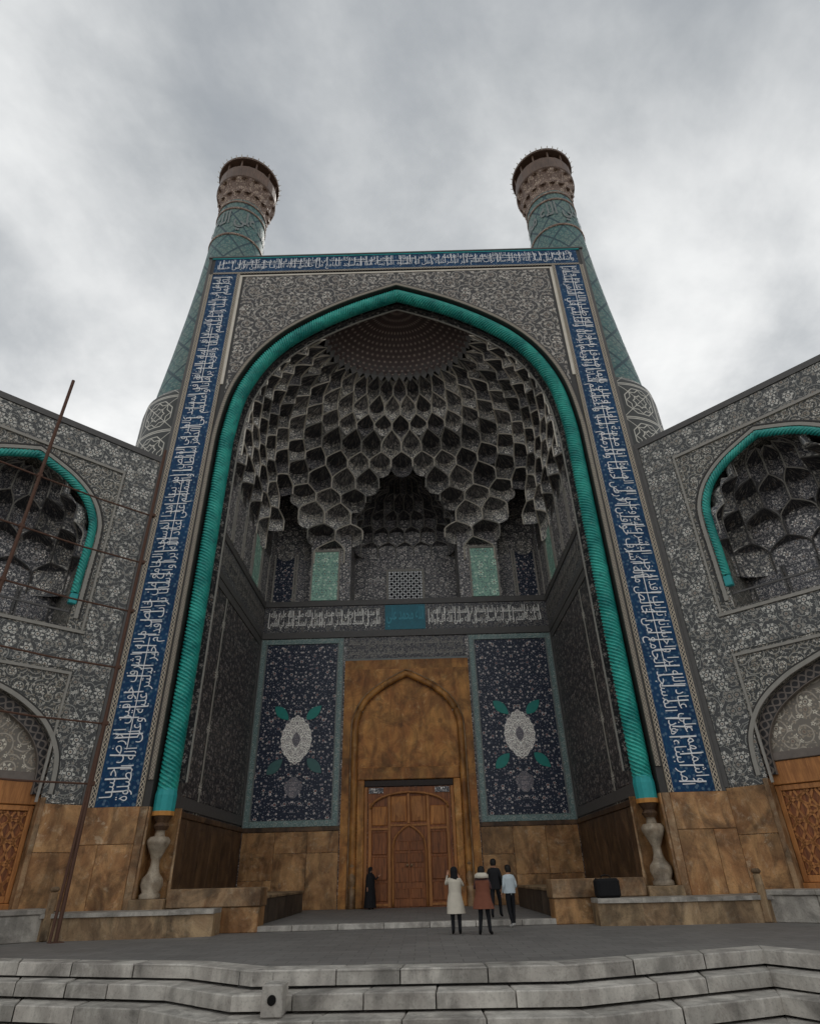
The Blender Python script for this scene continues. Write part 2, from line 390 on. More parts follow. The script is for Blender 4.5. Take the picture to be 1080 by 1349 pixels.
M['wood_dark'] = wood('dark_lintel_wood', lin(48, 34, 26), lin(34, 24, 20))
M['gal_wood'] = wood('gallery_timber', lin(112, 88, 72), lin(82, 64, 54))
def paving():
    m, t, b = new_mat('grey_stone_paving'); p = t.objc(); s = t.sep(p)
    br = t.n.new('ShaderNodeTexBrick'); t.put(br.inputs['Vector'], p); br.inputs['Scale'].default_value = 1.0
    br.inputs['Brick Width'].default_value = .62; br.inputs['Row Height'].default_value = .42; br.inputs['Mortar Size'].default_value = .012; br.inputs['Mortar Smooth'].default_value = .4
    br.inputs['Color1'].default_value = lin(126, 123, 119); br.inputs['Color2'].default_value = lin(116, 113, 110); br.inputs['Mortar'].default_value = lin(98, 96, 93)
    f, _ = t.noise(p, .35, 6, .6, dist=.4); g, _ = t.noise(p, 9, 5, .7); h, _ = t.noise(p, 60, 3, .6)
    f3, _ = t.noise(p, 1.6, 7, .7, dist=.8); k = t.math('ADD', .42, t.math('ADD', t.math('ADD', t.math('MULTIPLY', f, .55), t.math('MULTIPLY', f3, .4)), t.math('MULTIPLY', g, .3)))
    col = t.mix(1.0, br.outputs['Color'], t.comb(k, k, k), 'MULTIPLY')
    hh = t.math('SUBTRACT', t.math('MULTIPLY', t.math('ADD', g, h), .4), br.outputs['Fac'])
    fin(t, b, col, t.math('ADD', .5, t.math('MULTIPLY', f, .35)), t.bump(hh, .35, .015), .3); return m
M['paving'] = paving()
def dome_mat():
    m, t, b = new_mat('sunburst_dome_tile'); s = t.sep(t.uv())   # u = angle 0..1, v = radius 0..1 (0 at the crown)
    k = 13.0; rad = t.math('MULTIPLY', s[1], 12.0); sh = t.math('MULTIPLY', t.math('FLOOR', rad), .5)
    a = t.math('SUBTRACT', t.math('FRACT', t.math('ADD', t.math('MULTIPLY', s[0], 30.0), sh)), .5); r = t.math('SUBTRACT', t.math('FRACT', rad), .5)
    dd_ = t.vec('LENGTH', t.comb(a, r)); dot = t.math('SUBTRACT', 1.0, t.step(dd_, .16, .26)); ring = t.math('SUBTRACT', 1.0, t.step(t.math('ABSOLUTE', t.math('SUBTRACT', dd_, .4)), .03, .08))
    col = t.mix(t.math('MULTIPLY', ring, .35), lin(74, 60, 58), lin(104, 88, 82)); col = t.mix(dot, col, lin(150, 134, 124))
    w, _ = t.noise(t.objc(), 3, 5); kk = t.math('ADD', .7, t.math('MULTIPLY', w, .6)); fin(t, b, t.mix(1.0, col, t.comb(kk, kk, kk), 'MULTIPLY'), .5); return m
M['dome'] = dome_mat()
def girih():
    m, t, b = new_mat('white_strapwork_tile'); s = t.sep(t.uv())
    def tri(v, p): return t.math('ABSOLUTE', t.math('SUBTRACT', t.math('FRACT', t.math('DIVIDE', v, p)), .5))
    P_ = 2.3; u, v = s[0], s[1]; a = t.math('MULTIPLY', tri(u, P_), P_); c = t.math('MULTIPLY', tri(v, P_), P_)   # distance from cell centre lines
    s1 = t.math('MAXIMUM', a, c); s2_ = t.math('MULTIPLY', t.math('ADD', a, c), .7071); star = t.math('MINIMUM', s1, s2_)
    mx = t.math('MAXIMUM', s1, s2_)
    def ln(v_, c_, w): return t.math('SUBTRACT', 1.0, t.step(t.math('ABSOLUTE', t.math('SUBTRACT', v_, c_)), w*.6, w))
    k = ln(star, .30, .035)
    for q in (ln(mx, .82, .035), ln(t.math('ABSOLUTE', t.math('SUBTRACT', a, c)), .0, .035), ln(s1, 1.1, .04), ln(star, .55, .03)): k = t.math('MAXIMUM', k, q)
    w, _ = t.noise(t.objc(), 3, 5); col = t.mix(t.math('MULTIPLY', k, t.math('ADD', .6, t.math('MULTIPLY', w, .6))), lin(64, 66, 64), lin(208, 204, 192)); fin(t, b, col, .5); return m
M['girih'] = girih()
def minaret_mat():
    m, t, b = new_mat('minaret_glazed_brick'); s = t.sep(t.uv())
    u, v = s[0], s[1]
    br = t.comb(u, v); _, nc = t.noise(br, 1.2, 2, .5, '2D')
    # spiral fret of glazed bricks
    d1 = t.math('FRACT', t.math('ADD', t.math('MULTIPLY', u, .62), t.math('MULTIPLY', v, .42))); d2 = t.math('FRACT', t.math('SUBTRACT', t.math('MULTIPLY', u, .62), t.math('MULTIPLY', v, .42)))
    def ln(d_, w): return t.math('SUBTRACT', 1.0, t.step(t.math('ABSOLUTE', t.math('SUBTRACT', d_, .5)), w*.7, w))
    l = t.math('MAXIMUM', ln(d1, .06), ln(d2, .06)); l2 = t.math('MAXIMUM', ln(t.math('FRACT', t.math('MULTIPLY', d1, 3.0)), .14), ln(t.math('FRACT', t.math('MULTIPLY', d2, 3.0)), .14))
    vv = t.vor(br, 5.0, .9); sp = t.math('SUBTRACT', 1.0, t.step(vv['Distance'], .2, .3))
    f, _ = t.noise(t.objc(), .35, 6, .6)
    col = t.mix(t.step(f, .35, .65), lin(72, 112, 110), lin(104, 122, 114)); col = t.mix(t.math('MULTIPLY', l2, .5), col, lin(46, 78, 84)); col = t.mix(t.math('MULTIPLY', sp, .35), col, lin(160, 166, 152)); col = t.mix(t.math('MULTIPLY', l, .8), col, lin(30, 60, 72))
    g, _ = t.noise(t.objc(), 5, 5); fin(t, b, col, t.math('ADD', .4, t.math('MULTIPLY', g, .3)), t.bump(g, .2, .02), .4); return m
M['minaret'] = minaret_mat()
M['gallery_brown'] = floral('gallery_brown_tile', lin(92, 74, 64), lin(124, 104, 92), lin(176, 158, 140), lin(110, 92, 80), 2.0, .3, .25, .1)

# ------------------------------------------------------------------ Arabic lettering
FORMS = {}
def _f(ch, base, n): FORMS[ch] = [base+i for i in range(n)]
for ch, base, n in (('ء', 0xFE80, 1), ('آ', 0xFE81, 2), ('أ', 0xFE83, 2), ('ؤ', 0xFE85, 2), ('إ', 0xFE87, 2), ('ئ', 0xFE89, 4), ('ا', 0xFE8D, 2), ('ب', 0xFE8F, 4), ('ة', 0xFE93, 2), ('ت', 0xFE95, 4), ('ث', 0xFE99, 4), ('ج', 0xFE9D, 4), ('ح', 0xFEA1, 4), ('خ', 0xFEA5, 4), ('د', 0xFEA9, 2), ('ذ', 0xFEAB, 2), ('ر', 0xFEAD, 2), ('ز', 0xFEAF, 2), ('س', 0xFEB1, 4), ('ش', 0xFEB5, 4), ('ص', 0xFEB9, 4), ('ض', 0xFEBD, 4), ('ط', 0xFEC1, 4), ('ظ', 0xFEC5, 4), ('ع', 0xFEC9, 4), ('غ', 0xFECD, 4), ('ف', 0xFED1, 4), ('ق', 0xFED5, 4), ('ك', 0xFED9, 4), ('ل', 0xFEDD, 4), ('م', 0xFEE1, 4), ('ن', 0xFEE5, 4), ('ه', 0xFEE9, 4), ('و', 0xFEED, 2), ('ى', 0xFEEF, 2), ('ي', 0xFEF1, 4)): _f(ch, base, n)
FORMS['\u0001'] = [0xFEFB, 0xFEFC]
def shape_ar(s):
    s = s.replace('لا', '\u0001'); out = []
    for i, ch in enumerate(s):
        if ch not in FORMS: out.append(ch); continue
        fm = FORMS[ch]; pv = s[i-1] if i else ' '; nx = s[i+1] if i+1 < len(s) else ' '
        jp = pv in FORMS and len(FORMS[pv]) == 4; jn = nx in FORMS and len(FORMS[nx]) > 1 and len(fm) == 4
        k = (3 if jn else 1) if jp else (2 if jn else 0)
        out.append(chr(fm[k] if k < len(fm) else fm[0]))
    return ''.join(out[::-1])
def text_mesh(s, bold=.012):
    c = bpy.data.curves.new('t', 'FONT'); c.body = shape_ar(s); c.resolution_u = 2; c.offset = bold; c.fill_mode = 'FRONT'
    o = bpy.data.objects.new('t', c); COL.objects.link(o); dg = bpy.context.evaluated_depsgraph_get(); dg.update()
    me = bpy.data.meshes.new_from_object(o.evaluated_get(dg)); bpy.data.objects.remove(o); bpy.data.curves.remove(c)
    v = [tuple(q.co) for q in me.vertices]; f = [tuple(p.vertices) for p in me.polygons]; bpy.data.meshes.remove(me)
    return v, f
def fit_text(mb, s, x0, x1, y0, y1, bold=.012, fn=lambda u, v: (u, 0, v), mi=0, lift=0.0):
    """lay a line of lettering in the box x0..x1, y0..y1 (u along, v up), fn maps to space"""
    v, f = text_mesh(s, bold)
    ax = min(p[0] for p in v); bx = max(p[0] for p in v)
    ys = sorted(p[1] for p in v); ay = ys[0]; by = ys[-1]
    par = list(range(len(v)))
    def root(i):
        while par[i] != i: par[i] = par[par[i]]; i = par[i]
        return i
    for q in f:
        for i in q[1:]: par[root(i)] = root(q[0])
    ids = {}; lay = [ids.setdefault(root(i), len(ids)) % 3 for i in range(len(v))]
    P_ = lambda p: fn(x0+(p[0]-ax)/(bx-ax)*(x1-x0), y0+(p[1]-ay)/(by-ay)*(y1-y0))
    q0, qu, qv = Vector(fn(0, 0)), Vector(fn(1, 0)), Vector(fn(0, 1)); nn = (qu-q0).cross(qv-q0).normalized()
    if lift is None: lift = 0.0
    mb.add([Vector(P_(p))+nn*(lift+.004*lay[i]) for i, p in enumerate(v)], f, mi); return
    mb.add([fn(x0+(p[0]-ax)/(bx-ax)*(x1-x0), y0+(p[1]-ay)/(by-ay)*(y1-y0)) for p in v], f, mi)
T1 = 'امر ببناء هذا المسجد الجامع من خالص ماله اشرف خواقين الارض حسبا'
T2 = 'واكرمهم نسبا واعظمهم شانا واقويهم برهانا واعدلهم في الدهر سلطانا'
T3 = 'واشملهم على عباد الله برا واحسانا تراب اقدام خير البشر عليه وعلى اله الصلوة'
T4 = 'انا مدينة العلم وعلي بابها صدق رسول الله صلى الله عليه واله'
T5 = 'المؤمن في المسجد كالسمك في الماء والمنافق في المسجد كالطير في القفص'
def inscription(parent, lines, L, H_, fn, mat, name='lettering', bars=True, long=True, seed=1, bold=-.004):
    """lettering stacked in two interlocking tiers, with tall verticals and long returning strokes"""
    rg = random.Random(seed); mb = MB(); n = len(lines)
    for i, (a, b_) in enumerate(lines):
        u1 = L*(n-i)/n-.12; u0 = L*(n-1-i)/n+.08
        fit_text(mb, a, u0, u1, H_*.03, H_*.56, bold, fn)
        if b_: fit_text(mb, b_, u0+.1, u1-.05, H_*.44, H_*.97, bold, fn, lift=.014)
    if bars:
        q0, qu, qv = Vector(fn(0, 0)), Vector(fn(1, 0)), Vector(fn(0, 1)); nl = (qu-q0).cross(qv-q0).normalized(); fb = fn; k = int(L/(H_*.34))
        fn = lambda u, v: Vector(fb(u, v))+nl*.028
        for i in range(k):
            u = L*(i+rg.uniform(.1, .9))/k; w = H_*.017; v0 = H_*rg.uniform(.12, .35); v1 = H_*rg.uniform(.82, .96); sk = rg.uniform(-.02, .03)*H_
            mb.add([fn(u-w, v0), fn(u+w, v0), fn(u+w+sk, v1), fn(u-w*1.5+sk, v1)], [(0, 1, 2, 3)])
        for i in range(max(2, int(L/7)) if long else 0):
            u = L*(i+rg.uniform(.05, .2))/max(2, int(L/7)); ln = rg.uniform(2.4, 4.5); v0 = H_*rg.uniform(.46, .56); w = H_*.014
            u1 = min(u+ln, L-.1); fn = lambda u, v: Vector(fb(u, v))+nl*.032
            mb.add([fn(u, v0-w), fn(u1, v0-w), fn(u1, v0+w), fn(u, v0+w)], [(0, 1, 2, 3)])
    return part(name, mb, mat, parent)

# ------------------------------------------------------------------ ground and basin
BAS = [(-9.8, -13.0), (-9.1, -6.9), (-4.0, -8.4), (-2.5, -9.65), (2.9, -9.95), (7.0, -8.4), (9.4, -13.0)]   # upper edge of the sunken basin, far side
g = MB(); FAR = 900
def fan(a, b_, c, d_, z=0.0): g.add([(*a, z), (*b_, z), (*c, z), (*d_, z)], [(0, 1, 2, 3)])
back = [(-FAR, -13.0)]+BAS+[(FAR, -13.0)]
xs = [p[0] for p in back]
for a, b_ in zip(back, back[1:]):
    if b_[0] > a[0]: fan(a, b_, (b_[0], FAR), (a[0], FAR))
NEAR = -16.2
fan((-FAR, NEAR), (-9.8, NEAR), BAS[0], (-FAR, -13.0)); fan((9.4, NEAR), (FAR, NEAR), (FAR, -13.0), BAS[-1]); fan((-FAR, -FAR), (FAR, -FAR), (FAR, NEAR), (-FAR, NEAR))
structure('forecourt_ground', g, M['paving'])
bz = MB(); bz.box(-11, 11, -16.2, -6.5, -1.45, -1.25)
bf = structure('basin_floor', bz, M['basin'])
bw = structure('basin_wall', MB().box(-9.9, 9.7, -16.5, -16.19, -1.4, -.01), M['basin'])
def edge_course(poly, z0, z1, off0, depth, blk, parent, gap=.012):
    """stone blocks along a polyline; off0 = how far the face stands inside the basin"""
    P2 = [Vector(p) for p in poly]; nrm = []
    for a, b_ in zip(P2, P2[1:]):
        d_ = (b_-a).normalized(); nrm.append(Vector((d_.y, -d_.x)))
    def off(i, o):
        if i == 0: return P2[0]+nrm[0]*o
        if i == len(P2)-1: return P2[-1]+nrm[-1]*o
        h = (nrm[i-1]+nrm[i]).normalized(); return P2[i]+h*(o/max(.4, h.dot(nrm[i])))
    for i in range(len(P2)-1):
        A, B = off(i, off0), off(i+1, off0); Ab, Bb = off(i, off0-depth), off(i+1, off0-depth)
        n = max(1, round((B-A).length/blk)); cuts = [0]+sorted((k+random.uniform(-.14, .14))/n for k in range(1, n))+[1]
        for a, b_ in zip(cuts, cuts[1:]):
            e = gap/(B-A).length; a2, b2 = a+e*(a > 0), b_-e*(b_ < 1); jz = random.uniform(-.008, .006); jo = nrm[i]*random.uniform(-.012, .012); c = .018
            q = [A.lerp(B, a2)+jo, A.lerp(B, b2)+jo, Ab.lerp(Bb, b2), Ab.lerp(Bb, a2)]
            inn = -nrm[i]*c; dd = (B-A).normalized()*c
            top = [q[0]+inn+dd, q[1]+inn-dd, q[2]-dd, q[3]+dd]
            mb = MB(); ring = [(*p, z0) for p in q]+[(*p, z1+jz-c) for p in q]+[(*p, z1+jz) for p in top]
            mb.add(ring, [(0, 1, 5, 4), (1, 2, 6, 5), (2, 3, 7, 6), (3, 0, 4, 7), (4, 5, 9, 8), (5, 6, 10, 9), (6, 7, 11, 10), (7, 4, 8, 11), (8, 9, 10, 11)])
            part('stone_block', mb, M['basin'], parent)
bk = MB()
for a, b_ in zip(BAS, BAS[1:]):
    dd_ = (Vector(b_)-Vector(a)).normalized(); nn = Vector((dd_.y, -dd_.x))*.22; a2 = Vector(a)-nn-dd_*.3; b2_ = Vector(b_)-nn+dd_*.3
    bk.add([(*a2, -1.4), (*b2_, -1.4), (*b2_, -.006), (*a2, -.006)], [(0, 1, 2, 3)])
structure('basin_light_stop', bk, M['darktrim'])  # added dark sheet behind the blocks, stops sky light leaking through joints
edge_course(BAS, -.19, .035, .0, .55, 1.35, bf)
edge_course(BAS, -.45, -.23, .52, .9, 1.25, bf)
edge_course(BAS, -.74, -.49, 1.04, .9, 1.5, bf)
edge_course(BAS, -1.3, -.78, 1.56, .9, 1.3, bf)
sp = thing('water_spout', 'stone spout block with a round dark hole on the basin steps', 'spout', (-1.95, -10.36, -.5))
part('block', MB().box(-.17, .17, -.2, .3, 0.01, .44, ch=.02), M['basin'], sp)
part('lower_block', MB().box(-.15, .15, -.5, .2, -.4, 0.0, ch=.02), M['basin'], sp)
hb = MB(); hb.lathe([(.07, -.02), (.07, .02)], seg=16); ho = part('spout_hole', hb, M['hole'], sp); ho.rotation_euler = (PI/2, 0, 0); ho.location = (0, -.2, .24)

# ------------------------------------------------------------------ the portal
PT = thing('mosque_portal', 'towering tiled mosque portal with a deep muqarnas arch and blue inscription frame', 'portal')
ARCH = catmull([(8.35, 0), (8.35, 9), (8.36, 18.2), (8.30, 20.3), (8.05, 22.3), (7.55, 23.85), (6.85, 25.15), (5.95, 26.25), (4.9, 27.15), (3.65, 28.0), (2.4, 28.7), (1.2, 29.25), (0, 29.75)], 6)
ARCH = [(max(0, p[0]), p[1]) for p in ARCH]
def arch_x(z, pts=None):
    pts = pts or ARCH
    for a, b_ in zip(pts, pts[1:]):
        if a[1] <= z <= b_[1]: return a[0]+(b_[0]-a[0])*(z-a[1])/max(b_[1]-a[1], 1e-9)
    return 0.0
HT = 33.0; XO = 11.0
O40 = offset2(ARCH, .40)
def arch_fill(mb, off, y0, y1, xmax, ztop, zmin=0.0, mi=0):
    """solid between an arch curve (clipped to x<=xmax) and ztop, both halves"""
    cur = [p for p in off if p[1] >= zmin]
    c2 = []
    for a, b_ in zip(cur, cur[1:]):
        if a[0] <= xmax and b_[0] <= xmax:
            if not c2: c2.append(a)
            c2.append(b_)
        elif a[0] > xmax >= b_[0]:
            f = (a[0]-xmax)/(a[0]-b_[0]); c2 = [(xmax, a[1]+(b_[1]-a[1])*f), b_]
    for sg in (1, -1):
        lo0 = [(sg*x, y0, z) for x, z in c2]; hi0 = [(sg*x, y0, ztop) for x, z in c2]; lo1 = [(sg*x, y1, z) for x, z in c2]
        if sg > 0: mb.strip(hi0, lo0, mi); mb.strip(lo0, lo1, mi)
        else: mb.strip(lo0, hi0, mi); mb.strip(lo1, lo0, mi)
def arch_band(mb, offA, offB, y0, y1, zmin=0.0, zmax=1e9, mi=0, n=90, vlen=True):
    """raised band between two offsets of the main arch, both halves"""
    A = resample([p for p in offset2(ARCH, offA) if p[1] >= zmin], n); B = resample([p for p in offset2(ARCH, offB) if p[1] >= zmin], n)
    for sg in (1, -1):
        a0 = [(sg*x, y0, z) for x, z in A]; b0 = [(sg*x, y0, z) for x, z in B]; a1 = [(sg*x, y1, z) for x, z in A]; b1 = [(sg*x, y1, z) for x, z in B]
        L = [0.0]
        for p, q in zip(A, A[1:]): L.append(L[-1]+math.dist(p, q))
        w = abs(offB-offA)/2; ua = [(-w, l) for l in L]; ub = [(w, l) for l in L]
        mb.strip(a0, b0, mi, ua, ub); mb.strip(b0, b1, mi, ub, ub); mb.strip(a1, a0, mi, ua, ua)
w = MB()
for sg in (1, -1): w.box(sg*8.75, sg*XO, 0, 3.0, 0, HT)
arch_fill(w, O40, 0, .95, 8.75, HT)
w.box(-XO, XO, .951, 1.6, 30.6, HT)
part('portal_wall', w, M['darktrim'], PT)
w = MB(); w.box(-9.6, 9.6, 10.65, 11.6, 0, 15.45); 
for sg in (1, -1):
    for a, b2, z0, z1 in ((3.3, 5.78, 15.45, HT-.3), (8.25, 9.6, 15.45, HT-.3), (5.78, 8.25, 21.6, HT-.3)): w.box(sg*a, sg*b2, 10.65, 11.6, z0, z1)
    w.box(sg*5.78, sg*8.25, 11.55, 11.6, 15.45, 21.6)
w.box(-3.3, 3.3, 10.65, 11.6, 25.6, HT-.3)
part('back_wall', w, M['gallery'], PT)
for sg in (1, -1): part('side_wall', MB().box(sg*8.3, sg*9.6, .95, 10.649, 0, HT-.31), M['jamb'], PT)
part('vault_roof', MB().box(-9.6, 9.6, 1.61, 11.6, 31.2, 32.6), M['darktrim'], PT)
part('coping', MB().box(-XO-.06, XO+.06, -.1, 1.7, HT, HT+.12, ch=.02), M['frame_dark'], PT)
# spandrels
s_ = MB(); arch_fill(s_, offset2(ARCH, .60), -.02, .0, 8.72, 31.3, 10.0)
part('spandrel_panel', s_, M['spandrel'], PT)
b_ = MB(); arch_band(b_, .40, .58, -.07, 0, 3.65); part('archivolt_border', b_, M['braid2'], PT)
b_ = MB(); arch_band(b_, .59, .645, -.05, 0, 3.65); part('archivolt_edge', b_, M['darktrim'], PT)
def vband(parent, name, x0, x1, z0, z1, y, mat, th=.04):
    mb = MB(); w_ = (x1-x0)/2
    mb.box(x0, x1, y, y+th, z0, z1)
    o = part(name, mb, mat, parent); me = o.data; ul = me.uv_layers[0].data
    for p in me.polygons:
        for li in p.loop_indices:
            c = me.vertices[me.loops[li].vertex_index].co; ul[li].uv = (c.x-(x0+x1)/2, c.z)
    return o
def hband(parent, name, x0, x1, z0, z1, y, mat, th=.04):
    o = part(name, MB().box(x0, x1, y, y+th, z0, z1), mat, parent); me = o.data; ul = me.uv_layers[0].data
    for p in me.polygons:
        for li in p.loop_indices:
            c = me.vertices[me.loops[li].vertex_index].co; ul[li].uv = (c.z-(z0+z1)/2, c.x)
    return o
for sg in (1, -1):
    f = lambda a, b_: (min(sg*a, sg*b_), max(sg*a, sg*b_))
    x0, x1 = f(9.02, 9.19); vband(PT, 'braid_border', x0, x1, 3.65, 31.55, -.06, M['braid'], .06)
    x0, x1 = f(8.86, 9.01)
    vband(PT, 'plain_border', x0, x1, 23.0, 31.42, -.045, M['pale'], .045)
    x0, x1 = f(10.63, 10.82); vband(PT, 'braid_border', x0, x1, 3.65, 31.55, -.06, M['braid'], .06)
    x0, x1 = f(10.83, 10.99); vband(PT, 'plain_border', x0, x1, 3.65, HT-.02, -.03, M['frame_dark'], .03)
hband(PT, 'plain_border', -8.85, 8.85, 31.31, 31.42, -.045, M['pale'], .045)
hband(PT, 'braid_border', -10.62, 10.62, 31.56, 31.70, -.06, M['braid'], .06)
hband(PT, 'plain_border', -10.82, 10.82, 32.92, 33.0, -.06, M['turq'], .06)
# inscription strips, letters face outward
for sg in (1, -1):
    x0, x1 = (9.2, 10.62) if sg > 0 else (-10.62, -9.2)
    st = part('inscription_strip', MB().box(x0, x1, -.035, 0, 3.65, 31.55), M['blue'], PT, label='cobalt blue vertical strip of white calligraphy')
    if sg > 0: fn = lambda u, v: (9.26+v, -.05, 31.45-u)
    else: fn = lambda u, v: (-9.26-v, -.05, 3.75+u)
    inscription(st, [(T1, T3), (T2, T4)] if sg > 0 else [(T2, T5), (T3, T1)], 27.7, 1.3, fn, M['letter'], seed=3+sg)
st = part('inscription_strip', MB().box(-10.62, 10.62, -.035, 0, 31.71, 32.91), M['blue'], PT, label='blue horizontal strip of calligraphy along the portal top')
inscription(st, [(T3, T2), (T1, T5)], 21.0, 1.1, lambda u, v: (-10.5+u, -.05, 31.76+v), M['letter'], seed=9)
# turquoise rope moulding
def rope(parent, path3, r, strands, pitch, step, seg, mat, depth=.2, name='rope_moulding', frame_y=True):
    L = [0.0]
    for a, b_ in zip(path3, path3[1:]): L.append(L[-1]+math.dist(a, b_))
    n = int(L[-1]/step); pts = resample(path3, n); mb = MB(); v = []; dL = L[-1]/(n-1)
    for i in range(n):
        p = Vector(pts[i]); d_ = (Vector(pts[min(i+1, n-1)])-Vector(pts[max(i-1, 0)])).normalized()
        y = Vector((0, 1, 0)); x = d_.cross(y).normalized()
        for k in range(seg):
            a = 2*PI*k/seg; lob = abs(math.sin(strands*.5*(a-2*PI*i*dL/pitch)))
            rr = r*(1-depth+depth*lob**.7); v.append(p+rr*(math.cos(a)*x+math.sin(a)*y))
    fs = [(i*seg+k, i*seg+(k+1) % seg, (i+1)*seg+(k+1) % seg, (i+1)*seg+k) for i in range(n-1) for k in range(seg)]
    mb.add(v, fs); return part(name, mb, mat, parent, smooth=True)
half = [p for p in ARCH if p[1] >= 4.2]; half = [(8.35, 4.15)]+half
full = [(x, .34, z) for x, z in half]+[(-x, .34, z) for x, z in half[-2::-1]]
rope(PT, full, .345, 7, 1.0, .02, 48, M['rope'], .3)
# inner edge of the arch: dark soffit bands between rope and vault
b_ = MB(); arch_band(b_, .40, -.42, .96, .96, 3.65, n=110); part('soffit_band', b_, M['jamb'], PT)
b_ = MB(); arch_band(b_, -.40, -.46, .90, .97, 3.65); part('soffit_edge', b_, M['greytrim'], PT)
b_ = MB(); arch_band(b_, -.0, -.06, .92, .97, 3.65); part('soffit_edge', b_, M['frame_dark'], PT)
# rope bases and vases
for sg in (1, -1):
    cx = sg*8.35
    rb = MB(); rb.lathe([(.36, 3.5), (.37, 4.0), (.33, 4.22), (.2, 4.3)], cx, .34, 12); bo = part('rope_base', rb, M['turq'], PT)
    part('ochre_band', MB().lathe([(.37, 3.36), (.375, 3.5)], cx, .34, 12), M['ochre'], bo)
    part('dark_neck', MB().lathe([(.2, 2.92), (.27, 3.05), (.2, 3.15), (.33, 3.36)], cx, .34, 12), M['dado_dark'], bo)
    vz = MB(); vz.lathe([(.34, .96), (.34, 1.06), (.27, 1.12), (.36, 1.34), (.34, 1.5), (.2, 1.66), (.14, 1.86), (.14, 2.05), (.26, 2.3), (.37, 2.52), (.38, 2.62), (.3, 2.72), (.17, 2.74), (.15, 2.9), (.21, 2.95)], cx, .34, 24)
    part('marble_vase', vz, M['vase'], PT, smooth=True)
    for dx_ in (-.36, .44):
        cn = MB(); X = cx+sg*dx_*-1; yy = -.02 if dx_ < 0 else .78
        cn.lathe([(.06, .96), (.075, 1.3), (.05, 1.45), (.06, 1.5), (.05, 1.56), (.042, 3.3)], X, yy, 10); part('colonnette', cn, M['dado_trim'], PT, smooth=True)
# front dado slabs on the piers
def slab(parent, x0, x1, y0, y1, z0, z1, mat, name='marble_slab'):
    j = random.uniform(-.012, .0); o = part(name, MB().box(x0, x1, y0+j, y1, z0, z1, ch=.012), mat, parent); return o
for sg in (1, -1):
    for a, b2, z0, z1 in ((8.76, 9.02, .6, 3.64), (9.03, 10.98, 2.52, 3.64), (9.03, 10.2, .6, 2.51), (10.21, 10.98, .6, 2.51)): slab(PT, min(sg*a, sg*b2), max(sg*a, sg*b2), -.06, .0, z0, z1, M['dado_trim'] if a < 9 else M['dado'])
    slab(PT, min(sg*7.93, sg*8.76), max(sg*7.93, sg*8.76), .9, .98, .95, 3.64, M['dado'])
    part('marble_slab', MB().box(*sorted((sg*8.70, sg*8.76)), .0, .89, .95, 3.64), M['dado'], PT)
    yy = [.98, 2.6, 4.2, 5.8, 7.4, 9.0, 10.6]
    for a, b2 in zip(yy, yy[1:]):
        x0, x1 = (8.24, 8.3) if sg > 0 else (-8.3, -8.24)
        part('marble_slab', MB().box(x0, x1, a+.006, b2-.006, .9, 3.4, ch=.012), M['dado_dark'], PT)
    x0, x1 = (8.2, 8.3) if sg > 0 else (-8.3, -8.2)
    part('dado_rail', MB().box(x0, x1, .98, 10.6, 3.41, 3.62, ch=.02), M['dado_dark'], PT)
    xx = [3.46, 5.0, 6.6, 8.22]
    for a, b2 in zip(xx, xx[1:]):
        zm = random.choice((1.35, 2.2, 2.45))
        for z0, z1 in ((.15, zm), (zm+.01, 3.38)): slab(PT, min(sg*a, sg*b2)+.006, max(sg*a, sg*b2)-.006, 10.59, 10.66, z0, z1, M['dado'])
    slab(PT, min(sg*3.46, sg*8.22), max(sg*3.46, sg*8.22), 10.56, 10.66, 3.39, 3.6, M['dado_dark'], 'dado_rail')
    # tiled side panels with frames
    X = sg*8.3; xi = sg*8.27
    bx = lambda a, b2, z0, z1, th: MB().box(X, X-sg*th, a, b2, z0, z1)
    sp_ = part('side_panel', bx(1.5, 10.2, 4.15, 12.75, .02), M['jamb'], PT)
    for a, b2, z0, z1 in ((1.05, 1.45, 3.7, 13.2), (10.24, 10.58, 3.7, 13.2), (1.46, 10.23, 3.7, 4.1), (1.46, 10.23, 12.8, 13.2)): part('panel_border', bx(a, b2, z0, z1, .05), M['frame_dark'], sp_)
    bd = part('inscription_band', bx(1.0, 10.6, 13.55, 15.05, .04), M['band_ground'], PT)
    if sg > 0: fn = lambda u, v: (8.24, 10.5-u, 13.66+v)
    else: fn = lambda u, v: (-8.24, 1.1+u, 13.66+v)
    inscription(bd, [(T4, T5)], 9.3, 1.25, fn, M['greytrim'], seed=20+sg, long=False, bold=.02)
    for z0, z1 in ((13.22, 13.52), (15.08, 15.42)): part('band_border', bx(1.0, 10.62, z0, z1, .08), M['frame_dark'], bd)
    # tall blind panels over the band
    for k in range(5):
        a = 1.2+k*1.88; b2 = a+1.7; gp = part('blind_panel', bx(a, b2, 15.55, 18.3, .03), M['green'] if k == 3 else M['gallery'], PT)
        for q in ((a, a+.09, 15.5, 18.4), (b2-.09, b2, 15.5, 18.4)): part('panel_border', bx(*q, .09), M['greytrim'], gp)
